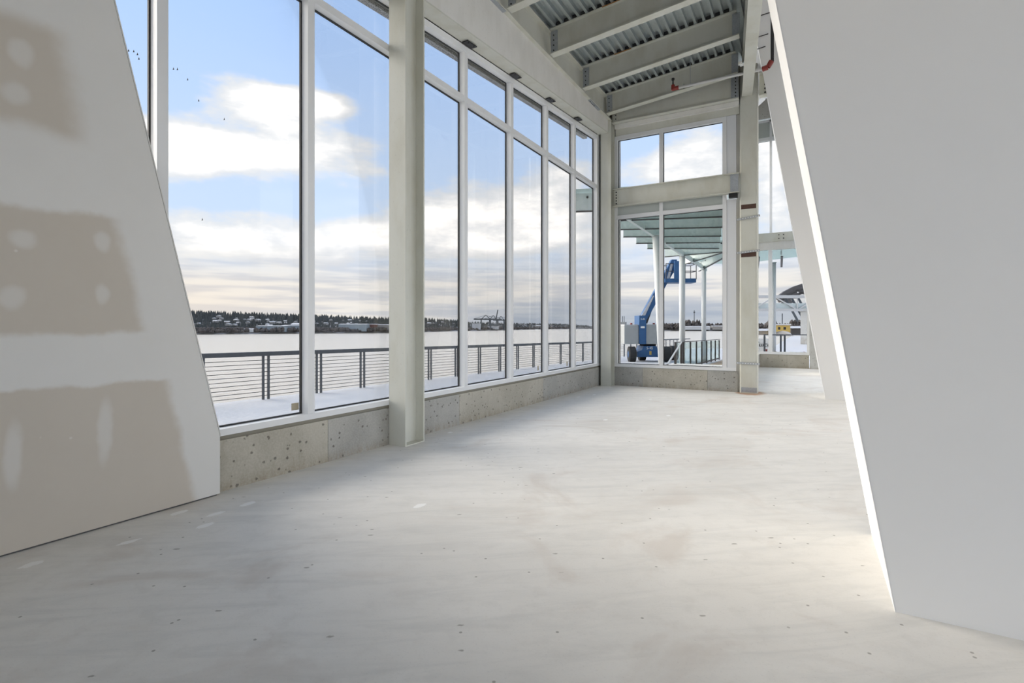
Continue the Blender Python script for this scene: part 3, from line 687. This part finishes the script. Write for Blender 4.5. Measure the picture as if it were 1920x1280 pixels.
pg = [(-5.5, 12.9), (-5.55, 20.9), (-5.5, 24), (-5.35, 27.4), (-5.2, 31), (-4, 32.2), (-2.3, 31.7), (.8, 29.8), (.5, 25.4), (-1.75, 25.4), (-1.75, 14.2)]
B().prism([(x, y, cz+.475) for x, y in pg], [(x, y, cz+.55) for x, y in pg]).build('roof_glass', M_FGLASS, cn)
B().bar((-5.53, 12.95, cz+.49), (-5.58, 21.0, cz+.49), .03, .16).build('edge_trim', M_FROST, cn)
for (x, y, xb, yb, r0, r1, lb) in ((-4.47, 17.95, -4.32, 17.95, .085, .16, 'leaning tapered pale canopy column nearest the end window'), (-4.78, 23.55, -4.78, 23.55, .12, .125, 'upright pale round canopy column in front of the lift basket'),
                                (-4.88, 29.6, -4.88, 29.6, .115, .12, 'farthest slim pale round canopy column'), (-1.45, 28.2, -1.45, 28.2, .11, .11, 'slim grey canopy column seen through the passage window')):
    e = empty('canopy_column', (xb, yb, dk(yb)), lb, 'column', 'canopy columns')
    B().tube((xb, yb, dk(yb)+.03), (x, y, cz-.03), r0, r1, 20).build('shaft', M_COLGREY, e, smooth=True)
    B().tube((xb, yb, dk(yb)), (xb, yb, dk(yb)+.03), r0+.08, None, 16).build('base_plate', M_GALV, e)
    B().tube((x, y, cz-.03), (x, y, cz-.005), r1+.03, None, 16).build('cap_plate', M_GALV, e)

# glass balustrade of the walk
gr = empty('glass_balustrade', (-4.6, 26, dk(26)), 'dark framed glass balustrade beside the brown walk', 'railing')
yy = [21.4, 22.95, 24.45, 25.9, 27.35, 28.8, 30.2, 31.7, 33.2]
B().hexa([(-4.63, 21.3, dk(21.3)+1.17), (-4.57, 21.3, dk(21.3)+1.17), (-4.57, 33.4, dk(33.4)+1.2), (-4.63, 33.4, dk(33.4)+1.2), (-4.63, 21.3, dk(21.3)+1.2), (-4.57, 21.3, dk(21.3)+1.2), (-4.57, 33.4, dk(33.4)+1.23), (-4.63, 33.4, dk(33.4)+1.23)]).build('top_rail', M_DKBROWN, gr)
B().hexa([(-4.62, 21.3, dk(21.3)+.06), (-4.58, 21.3, dk(21.3)+.06), (-4.58, 33.4, dk(33.4)+.06), (-4.62, 33.4, dk(33.4)+.06), (-4.62, 21.3, dk(21.3)+.13), (-4.58, 21.3, dk(21.3)+.13), (-4.58, 33.4, dk(33.4)+.13), (-4.62, 33.4, dk(33.4)+.13)]).build('bottom_rail', M_DKBROWN, gr)
for i, y in enumerate(yy):
    w_ = .08 if i == 0 else .035
    B().box(-4.6-.03, -4.6+.03, y-w_, y+w_, dk(y), dk(y)+1.17).build('post', M_DKBROWN, gr)
    if i < len(yy)-1: B().box(-4.605, -4.597, y+w_+.02, yy[i+1]-.06, dk(y)+.12, dk(y)+1.15).build('glass_panel', M_RAILGLASS, gr)
def handrail(x, y0, y1, z0, z1, lb):
    e = empty('stair_handrail', (x, y0, dk(y0)), lb, 'handrail')
    B().bar((x, y0, z0), (x, y1, z1), .05, .045).build('grip_rail', M_PIPE, e)
    B().bar((x, y0, dk(y0)), (x, y0, z0), .06, .06).build('post', M_DKBROWN, e); B().bar((x+.02, (y0+y1)/2, dk(y1)), (x+.02, (y0+y1)/2, (z0+z1)/2), .07, .07).build('post', M_DKBROWN, e); B().bar((x, y1, dk(y1)), (x, y1, z1), .08, .08).build('post', M_DKBROWN, e)
handrail(-4.35, 18.9, 21.3, .05, .78, 'sloping stair handrail left of the brown walk')
handrail(-1.98, 17.2, 19.6, .12, .62, 'sloping stair handrail right of the brown walk')

# boom lift (local frame: x to the right as seen from the hall, y away)
lf = empty('boom_lift', (-8.33, 28.62, dk(28.75)), 'blue boom lift with raised boom and basket parked on the snowy boardwalk', 'lift')
ca, sa_ = math.cos(math.radians(29.5)), math.sin(math.radians(29.5))
class LB(B):
    def build(s, *a, **k_):
        s.v = [Vector((-8.33+v_.x*ca-v_.y*sa_, 28.62+v_.x*sa_+v_.y*ca, dk(28.75)+v_.z)) for v_ in s.v]; return B.build(s, *a, **k_)
for x, y in ((-.32, -.55), (.55, .75), (1.55, -.55), (2.35, .75)):
    wh = LB().tube((x-.17, y, .42), (x+.17, y, .42), .42, .42, 18).tube((x-.19, y, .42), (x+.19, y, .42), .34, .34, 14).build('wheel', M_TIRE, lf)
    LB().tube((x-.20, y, .42), (x+.20, y, .42), .17, .17, 12).build('hub', M_BLUE, wh)
LB().prism([(.0, -.45, .26), (1.75, -.45, .26), (1.75, -.45, .55), (1.15, -.45, .60), (1.05, -.45, .86), (.35, -.45, .86), (.25, -.45, .62), (.0, -.45, .55)],
           [(.0, .85, .26), (1.75, .85, .26), (1.75, .85, .55), (1.15, .85, .60), (1.05, .85, .86), (.35, .85, .86), (.25, .85, .62), (.0, .85, .55)]).build('chassis', M_BLUE, lf)
LB().tube((.75, .2, .86), (.75, .2, .97), .45, .45, 18).build('turntable', M_TIRE, lf)
LB().box(-.72, .05, -.55, .9, .97, 1.98).build('engine_cover', M_WRAP, lf, label='grey covered counterweight')
LB().prism([(.47, -.55, .97), (1.45, -.55, .97), (1.45, -.55, 1.80), (1.25, -.55, 2.0), (.47, -.55, 2.0)], [(.47, .9, .97), (1.45, .9, .97), (1.45, .9, 1.80), (1.25, .9, 2.0), (.47, .9, 2.0)]).build('engine_cover', M_WRAP, lf, label='grey covered engine housing')
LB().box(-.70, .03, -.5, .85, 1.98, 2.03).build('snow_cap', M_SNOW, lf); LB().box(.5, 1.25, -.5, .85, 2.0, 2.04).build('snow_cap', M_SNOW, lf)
tw = LB().box(.07, .45, -.62, .5, .97, 2.52).build('tower', M_BLUE, lf)
LB().prism([(.22, -.1, 2.35), (.62, -.1, 2.3), (2.28, -.1, 5.25), (2.28, -.1, 5.62), (2.0, -.1, 5.62)], [(.22, .25, 2.35), (.62, .25, 2.3), (2.28, .25, 5.25), (2.28, .25, 5.62), (2.0, .25, 5.62)]).build('boom', M_BLUE, lf)
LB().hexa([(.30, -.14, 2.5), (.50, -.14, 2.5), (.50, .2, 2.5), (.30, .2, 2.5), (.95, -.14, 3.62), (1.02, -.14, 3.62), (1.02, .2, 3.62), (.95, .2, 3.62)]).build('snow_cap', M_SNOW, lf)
LB().bar((.62, .1, 2.1), (.85, .1, 2.75), .12, .12).build('lift_cylinder', M_DKBROWN, lf)
LB().prism([(1.65, -.15, 4.35), (1.80, -.15, 4.35), (2.05, -.15, 5.35), (1.95, -.15, 5.4)], [(1.65, .2, 4.35), (1.80, .2, 4.35), (2.05, .2, 5.35), (1.95, .2, 5.4)]).build('jib_link', M_SNOW, lf)
bk = LB().box(1.55, 3.25, -.35, .55, 4.33, 4.55).build('basket', M_BLUE, lf)
LB().box(2.05, 2.62, -.40, -.30, 4.5, 5.5).build('control_box', M_BLUE, bk)
rb = LB()
for z in (4.95, 5.35):
    rb.tube((1.6, -.35, z), (3.25, -.35, z), .022, None, 6).tube((1.6, .55, z), (3.25, .55, z), .022, None, 6).tube((3.25, -.35, z), (3.25, .55, z), .022, None, 6)
for x in (1.6, 2.65, 3.25):
    for y in (-.35, .55): rb.tube((x, y, 4.5), (x, y, 5.37), .022, None, 6)
rb.build('guard_rail', M_CABLE, bk)
for x in (-.25, 1.0): LB().tube((x, -.1, 2.0), (x, -.1, 2.12), .08, .06, 10).build('beacon', M_RED, lf)
def lpt(x, y, z): return Vector((-8.33+x*ca-y*sa_, 28.62+x*sa_+y*ca, dk(28.75)+z))
Rm = Matrix.Rotation(math.radians(29.5), 4, 'Z') @ Matrix.Rotation(math.radians(90), 4, 'X')
text('S-45', .20, M_SIGNWHITE, lf, Matrix.Translation(lpt(.68, -.455, .74)) @ Rm)
text('S-45', .13, M_SIGNWHITE, lf, Matrix.Translation(lpt(.26, -.625, 2.32)) @ Rm)
LB().box(.15, .36, -.628, -.62, 1.83, 1.93).build('data_plate', M_SIGNWHITE, lf)
LB().box(.66, .78, -.458, -.45, .38, .58).build('data_plate', M_YELLOW, lf)

# ---- far banks. bearings are tangents from the hall's view axis, ranges in metres along it
TH = math.radians(29.474); sT, cT = math.sin(TH), math.cos(TH)
def far(t, r): l = t*r; return (-sT*r+cT*l, cT*r+sT*l)
def lerp(tab, t):
    for (a_, va_), (c_, vc_) in zip(tab[:-1], tab[1:]):
        if t <= c_: f = (t-a_)/(c_-a_); f = max(0., f); return va_+(vc_-va_)*f
    return tab[-1][1]
SHORE = [(-.75, 380), (-.59, 390), (-.23, 480), (-.16, 575), (-.03, 800), (.06, 1100), (.16, 1400)]       # range of the waterline
RIDGE = [(-.75, 17.5), (-.62, 17.0), (-.49, 16.0), (-.35, 14.3), (-.23, 13.0), (-.16, 14), (-.10, 13), (-.03, 11.5), (.06, 13), (.10, 12.5), (.16, 7)]
vs = []; fs = []; n = 60
for i in range(n+1):
    t = -.75+.91*i/n; r = lerp(SHORE, t); zt = lerp(RIDGE, t)-5
    for k_, zz in ((1.0, -4.6), (1.004, -3.4), (1.07, -2.2), (1.28, zt), (1.7, zt-2)):
        x, y = far(t, r*k_); vs.append((x, y, zz))
for i in range(n):
    for j in range(4): a_ = i*5+j; fs.append((a_, a_+5, a_+6, a_+1))
bank = B().add(vs, fs).build('far_bank', M_BANK, kind='structure')
fo = B(); br_ = B()
def conifer(b_, x, y, z, h, r):
    a0 = random.random()*2
    for (z0, z1, rr) in ((.0, .62, 1.), (.35, 1., .68)):
        ring = [(x+r*rr*math.cos(a0+2*math.pi*i/5), y+r*rr*math.sin(a0+2*math.pi*i/5), z+h*z0) for i in range(5)]
        b_.add(ring+[(x, y, z+h*z1)], [(i, (i+1) % 5, 5) for i in range(5)])
def bush(b_, x, y, z, r, h):
    pts_ = []
    for j, (zz, rr) in enumerate(((0, .6), (.45, 1.), (.8, .7))):
        pts_ += [(x+r*rr*math.cos(i*1.257+j)*random.uniform(.7, 1.2), y+r*rr*math.sin(i*1.257+j), z+h*zz) for i in range(5)]
    pts_.append((x, y, z+h))
    b_.add(pts_, [(j*5+i, j*5+(i+1) % 5, j*5+5+(i+1) % 5, j*5+5+i) for j in range(2) for i in range(5)]+[(10+i, 10+(i+1) % 5, 15) for i in range(5)])
for i in range(6500):
    t = random.uniform(-.72, .15); r = lerp(SHORE, t); f = random.random(); k_ = 1.07+.23*f; zt = lerp(RIDGE, t)-5
    z = -2.2+(zt+2.2)*(k_-1.07)/.21; z = min(z, zt); h = random.uniform(2.4, 6.2)*(.75 if t > -.1 else 1)*(1.05 if k_ > 1.22 else .8)
    x, y = far(t, r*k_); conifer(fo, x, y, z-.3, h, h*random.uniform(.18, .30))
fo.build('conifer_forest', M_FOREST, label='dark conifer forest covering the far river bank', cat='forest', kind='stuff')
for i in range(2600):
    t = random.uniform(-.72, .12); r = lerp(SHORE, t)*random.uniform(1.004, 1.075); x, y = far(t, r)
    bush(br_, x, y, -3.2, random.uniform(.6, 1.9), random.uniform(1.2, 4.6))
br_.build('shore_thicket', M_BARE, label='brown leafless thicket along the far waterline', cat='shrubs', kind='stuff')
# houses among the trees
def house(name, loc, L_, D_, h, wallm, label, cat, group=None, rz=0., roof=M_SNOW, rh=None):
    e = empty(name, (0, 0, 0), label, cat, group); rh = h*.55 if rh is None else rh
    B().box(-L_/2, L_/2, -D_/2, D_/2, 0, h).build('wall', wallm, e)
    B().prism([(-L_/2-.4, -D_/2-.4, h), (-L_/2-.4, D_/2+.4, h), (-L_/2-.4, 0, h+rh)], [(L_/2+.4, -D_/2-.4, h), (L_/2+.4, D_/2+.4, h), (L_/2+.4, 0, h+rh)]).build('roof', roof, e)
    e.location = loc; e.rotation_euler.z = rz; return e
h0 = None
for i in range(60):
    t = random.choice([random.uniform(-.60, -.38), random.uniform(-.62, -.25), random.uniform(-.40, .05)])
    r = lerp(SHORE, t); k_ = random.uniform(1.09, 1.22); zt = lerp(RIDGE, t)-5; z = -2.2+(zt+2.2)*(k_-1.07)/.21
    x, y = far(t, r*k_)
    if h0 is None: h0 = house('hillside_house', (x, y, z), 7.5, 6, 2.6, M_HOUSE, 'small snow-roofed house among the dark conifers on the far hillside', 'house', 'snow-roofed houses on the far hillside'); o = h0
    else: o = copy_tree(h0)
    o.location = (x, y, z+2.2); o.rotation_euler.z = TH+random.choice([0, 1.57])+random.uniform(-.3, .3); s_ = random.uniform(.28, .6); o.scale = (s_, s_, s_)
def shed(t, k_, z, L_, D_, h, wm, label, name='warehouse', rh=.45, roof=M_SNOW):
    r = lerp(SHORE, t)*k_; x, y = far(t, r); return house(name, (x, y, z), L_, D_, h, wm, label, 'building', None, TH, roof, rh)
shed(-.455, 1.03, -3.0, 24, 12, 4.8, M_WARE, 'long grey-blue warehouse left on the far shore')
shed(-.412, 1.035, -3.0, 20, 12, 5.4, M_WARE, 'pale warehouse with snowy roof beside the first near mullion, far shore')
shed(-.408, 1.05, 2.4, 9, 8, 1.0, M_WARE2, 'small snow-topped upper roof above the pale far warehouse', 'roof_monitor', 1.2)
shed(-.300, 1.03, -3.0, 25, 14, 6.4, M_WARE, 'wide grey-blue shed with snowy roof on the far shore', rh=.5)
shed(-.265, 1.032, -3.2, 9, 12, 6.6, M_BRICK, 'brick red block adjoining the wide far shed', 'brick_block', .4)
shed(-.245, 1.03, -3.0, 12, 12, 6.0, M_HOUSE, 'grey low block between two brick red blocks far across the river', rh=.4)
shed(-.228, 1.03, -3.2, 8, 12, 5.9, M_BRICK, 'rightmost brick red block on the far shore', 'brick_block', .4)
shed(-.52, 1.03, -3.0, 26, 10, 2.4, M_WARE2, 'low white-roofed shed at the left end of the far shore', rh=.5)
shed(-.068, 1.02, -3.0, 12, 10, 8.5, M_WARE2, 'white terminal block on the far shore under the cranes', rh=.3)
shed(-.036, 1.02, -3.0, 17, 10, 4.5, M_WARE2, 'low white terminal shed right of the white block', rh=.3)
shed(.055, 1.02, -3.0, 20, 10, 6.0, M_HOUSE, 'pale far building seen through the fourth river window bay', rh=1.5)
# harbour cranes
def crane(t, k_, hgt, span, boom_up, label):
    r = lerp(SHORE, t)*k_; x, y = far(t, r); e = empty('harbour_crane', (x, y, -3), label, 'crane', 'harbour cranes')
    ux, uy = cT, sT
    P_ = lambda a_, z: (x+ux*a_, y+uy*a_, -3+z)
    for a_ in (-span/2, span/2): B().bar(P_(a_, 0), P_(a_, hgt), 1.4, 1.4).build('leg', M_CRANE, e)
    B().bar(P_(-span*1.3, hgt), P_(span*1.2, hgt), 2.0, 2.0).build('girder', M_CRANE, e)
    B().bar(P_(-span/2, hgt), P_(0, hgt+6), .9, .9).bar(P_(span/2, hgt), P_(0, hgt+6), .9, .9).build('a_frame', M_CRANE, e)
    B().bar(P_(0, hgt+6), P_(-span*1.25, hgt+.8), .4, .4).bar(P_(0, hgt+6), P_(span*1.15, hgt+.8), .4, .4).build('stay', M_CRANE, e)
    if boom_up: B().bar(P_(span*.4, hgt), P_(span*.4+3, hgt+15), 1.6, 1.6).build('raised_boom', M_CRANE, e)
    return e
crane(-.050, 1.03, 15.5, 14, False, 'dark harbour crane left of the raised boom')
crane(-.036, 1.03, 15.5, 11, True, 'dark harbour crane with its boom raised')
crane(-.021, 1.03, 15, 10, False, 'dark harbour crane right of the raised boom')

# downriver bank seen past the canopy
vs = []; fs = []
for i in range(31):
    t = .17+.42*i/30; r = 700
    for k_, zz in ((1.0, -4.6), (1.004, -3.2), (1.15, -1.5), (1.5, -1.5)):
        x, y = far(t, r*k_); vs.append((x, y, zz))
for i in range(30):
    for j in range(3): a_ = i*4+j; fs.append((a_, a_+4, a_+5, a_+1))
B().add(vs, fs).build('downriver_bank', M_BANK, kind='structure')
b2 = B()
for i in range(520):
    t = random.uniform(.28, .58); r = 700*random.uniform(1.01, 1.06); x, y = far(t, r)
    bush(b2, x, y, -3.0, random.uniform(1.5, 4.0), random.uniform(5, 12)*(1.25 if math.sin(t*60) > .5 else .85))
b2.build('downriver_thicket', M_BARE, label='bare winter trees lining the downriver shore beyond the canopy columns', cat='trees', kind='stuff')
def shed2(t, r, z, L_, h, wm, label, nm='warehouse'): x, y = far(t, r); return house(nm, (x, y, z), L_, 8, h, wm, label, 'building', None, TH, M_SNOW, .8)
shed2(.352, 703, -3, 34, 4.2, M_WARE2, 'low white-roofed shed between the two upright canopy columns')
shed2(.392, 703, -3, 16, 4.8, M_HOUSE, 'low tan shed right of the farthest canopy column')
x, y = far(.348, 720); e = empty('mast', (x, y, -3), 'thin lone mast rising above the downriver trees', 'mast'); B().tube((x, y, -3), (x, y, 24), .7, .45, 6).build('pole', M_CRANE, e); B().tube((x, y, 20), (x, y, 22), 1.3, 1.3, 6).build('lamp_ring', M_CRANE, e)
# moored barge left of the lift
x, y = far(.208, 950); e = empty('moored_barge', (x, y, -4.5), 'grey barge with dark blue hull moored left of the lift', 'barge')
B().box(x-12, x+10, y-6, y+6, -4.5, 4.4).build('hull', M_RAIL, e); B().box(x-10, x+9, y-5, y+5, 4.4, 9.5).build('deckhouse', M_WRAP, e); B().tube((x+3, y, 9), (x+3, y, 20), .6, None, 6).build('mast', M_CRANE, e); B().tube((x+6, y, 9), (x+6, y, 20), .6, None, 6).build('mast', M_CRANE, e)

# ---- beyond the passage window
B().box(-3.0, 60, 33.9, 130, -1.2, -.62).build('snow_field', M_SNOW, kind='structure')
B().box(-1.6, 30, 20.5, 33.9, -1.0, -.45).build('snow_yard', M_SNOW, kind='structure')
e = empty('footbridge', (-2, 67, 3.2), 'pale steel truss footbridge seen through the passage window', 'bridge')
A0, A1 = Vector((-5.6, 65.75, 0)), Vector((8, 73.5, 0)); dv = (A1-A0)
for z, w_ in ((4.82, .34), (3.3, .3)): B().bar(A0+Vector((0, 0, z)), A1+Vector((0, 0, z)), .3, w_).build('chord', M_PIPE, e)
B().bar(A0+Vector((0, .25, 3.75)), A1+Vector((0, .25, 3.75)), .08, .65).build('mesh_panel', M_GALV, e)
nb = 6
for i in range(nb+1):
    p_ = A0+dv*i/nb; B().bar(p_+Vector((0, 0, 3.3)), p_+Vector((0, 0, 4.82)), .12, .12).build('vertical', M_PIPE, e)
    if i < nb:
        p1 = A0+dv*(i+1)/nb; z0, z1 = (3.3, 4.82) if i % 2 == 0 else (4.82, 3.3)
        B().bar(p_+Vector((0, 0, z0)), p1+Vector((0, 0, z1)), .13, .13).build('diagonal', M_PIPE, e)
e = empty('arched_roof', (0, 85, 4), 'dark curved roof on slanted struts behind the footbridge', 'roof')
arc = [(-3.9, 5.3), (-2.9, 6.15), (-1.8, 6.8), (-.6, 7.25), (1, 7.6), (3, 7.8)]
for j, dy_ in enumerate((0, 1.6, 3.2)):
    b_ = B()
    for (x0_, z0_), (x1_, z1_) in zip(arc[:-1], arc[1:]): b_.bar((x0_+j*.3, 84+dy_+x0_*.55, z0_-j*.35), (x1_+j*.3, 84+dy_+x1_*.55, z1_-j*.35), .5, .32)
    b_.build('roof_rib', M_ROOFDK, e)
b_ = B()
for (x0_, z0_), (x1_, z1_) in zip(arc[:-1], arc[1:]): b_.hexa([(x0_, 84+x0_*.55, z0_-.1), (x1_, 84+x1_*.55, z1_-.1), (x1_+1, 88+x1_*.55, z1_-1.3), (x0_+1, 88+x0_*.55, z0_-.7), (x0_, 84+x0_*.55, z0_), (x1_, 84+x1_*.55, z1_), (x1_+1, 88+x1_*.55, z1_-1.2), (x0_+1, 88+x0_*.55, z0_-.6)])
b_.build('roof_sheet', M_ROOFDK, e)
for x_ in (-2.2, -1.4, -.6): B().bar((x_-.6, 84+x_*.5, 5.4), (x_+1.0, 84+x_*.5, 2.1), .3, .3).build('strut', M_CRANE, e)
e = empty('concrete_pier', (-.1, 69.5, -.6), 'tall grey concrete pier under the footbridge end', 'pier'); B().box(-.75, .5, 68.6, 70.2, -.6, 3.15).build('shaft', M_CONC3, e); B().box(-.85, .6, 68.5, 70.3, 3.15, 3.4).build('cap', M_CONC3, e)
x, y = far(.516, 120); e = empty('tug_cabin', (x, y, -.6), 'yellow cabin with snowy roof beyond the white yard', 'cabin')
B().box(x-1.6, x+1.6, y-1.4, y+1.4, -.6, 1.7).build('body', M_YELLOW, e); B().box(x-1.8, x+1.8, y-1.6, y+1.6, 1.7, 2.0).build('roof', M_SNOW, e); B().tube((x, y, 2), (x, y, 4.4), .12, None, 6).build('mast', M_CRANE, e); B().box(x-.8, x-.35, y-1.42, y-1.4, .7, 1.3).build('window', M_BLACK, e); B().box(x+.3, x+.8, y-1.42, y-1.4, .7, 1.3).build('window', M_BLACK, e)
x, y = far(.516, 112); B().prism([(x-2.2+.22*i, y, -.62) for i in range(1)]+[(x-2.2, y-1, -.62), (x+2.2, y-1, -.62), (x+1.2, y-1, .25), (x, y-1, .5), (x-1.2, y-1, .25)], [(x-2.2, y+.2, -.62)]+[(x-2.2, y+1, -.62), (x+2.2, y+1, -.62), (x+1.2, y+1, .25), (x, y+1, .5), (x-1.2, y+1, .25)]).build('snow_mound', M_SNOW, label='snow mound in front of the yellow cabin', cat='snow mound')
def blockrow(t, r, L_, h, m, label, nm): x, y = far(t, r); return house(nm, (x, y, -.6), L_, 5, h, m, label, 'building', None, TH, M_SNOW, .5)
blockrow(.542, 125, 5, 1.6, M_ROOFDK, 'dark low sheds right of the yellow cabin', 'low_shed')
blockrow(.475, 125, 3.6, 1.0, M_HOUSE, 'grey low shed left of the yellow cabin', 'low_shed')
b2 = B()
for i in range(120):
    t = random.uniform(.46, .60); x, y = far(t, 126+random.random()*8); bush(b2, x, y, -.6, random.uniform(.5, 1.2), random.uniform(1.2, 2.6)*(1.7 if .488 < t < .50 else 1))
b2.build('yard_thicket', M_BARE, label='dark bare shrubs behind the yellow cabin', cat='shrubs', kind='stuff')
e = empty('yard_railing', (-.8, 24, -.45), 'thin dark yard railing just outside the passage window', 'railing')
B().bar((-1.6, 23.9, 1.06), (1.2, 25.4, 1.06), .04, .04).build('top_rail', M_RAIL, e)
for x_ in (-1.55, -.97, -.83, .35): B().bar((x_, 24.35+x_*.53+.25, -.45), (x_, 24.35+x_*.53+.25, 1.04), .07, .07).build('post', M_RAIL, e)
e = empty('bollard', (-1.36, 27.9, -.45), 'short dark bollard with pale band in the snow yard', 'bollard'); B().tube((-1.36, 27.9, -.45), (-1.36, 27.9, .22), .07, None, 10).build('stem', M_DKBROWN, e); B().tube((-1.36, 27.9, .06), (-1.36, 27.9, .16), .075, None, 10).build('band', M_SIGNWHITE, e)
for i, (p0, p1, lb) in enumerate((((-2.0, 29.5, -.45), (-1.85, 29.6, .25), 'red stake leaning by the sign in the snow yard'), ((.25, 29.3, -.05), (-.2, 29.3, .14), 'red stake lying low at the right of the snow yard'))):
    B().bar(p0, p1, .09, .09).build('red_stake', M_RED, label=lb, cat='stake')
e = empty('banner_sign', (-2.05, 31.5, -.45), 'white sign board with black script lettering in the snow yard', 'sign')
B().box(-2.75, -1.62, 31.5, 31.56, -.3, .75).build('board', M_SIGNWHITE, e); B().bar((-2.6, 31.6, -.5), (-2.6, 31.6, .75), .06, .06).build('post', M_DKBROWN, e); B().bar((-1.75, 31.6, -.5), (-1.75, 31.6, .75), .06, .06).build('post', M_DKBROWN, e)
text('Suice', .36, M_INK, e, Matrix.Translation((-2.15, 31.49, .42)) @ Matrix.Rotation(math.radians(90), 4, 'X'), font_shear=.3)
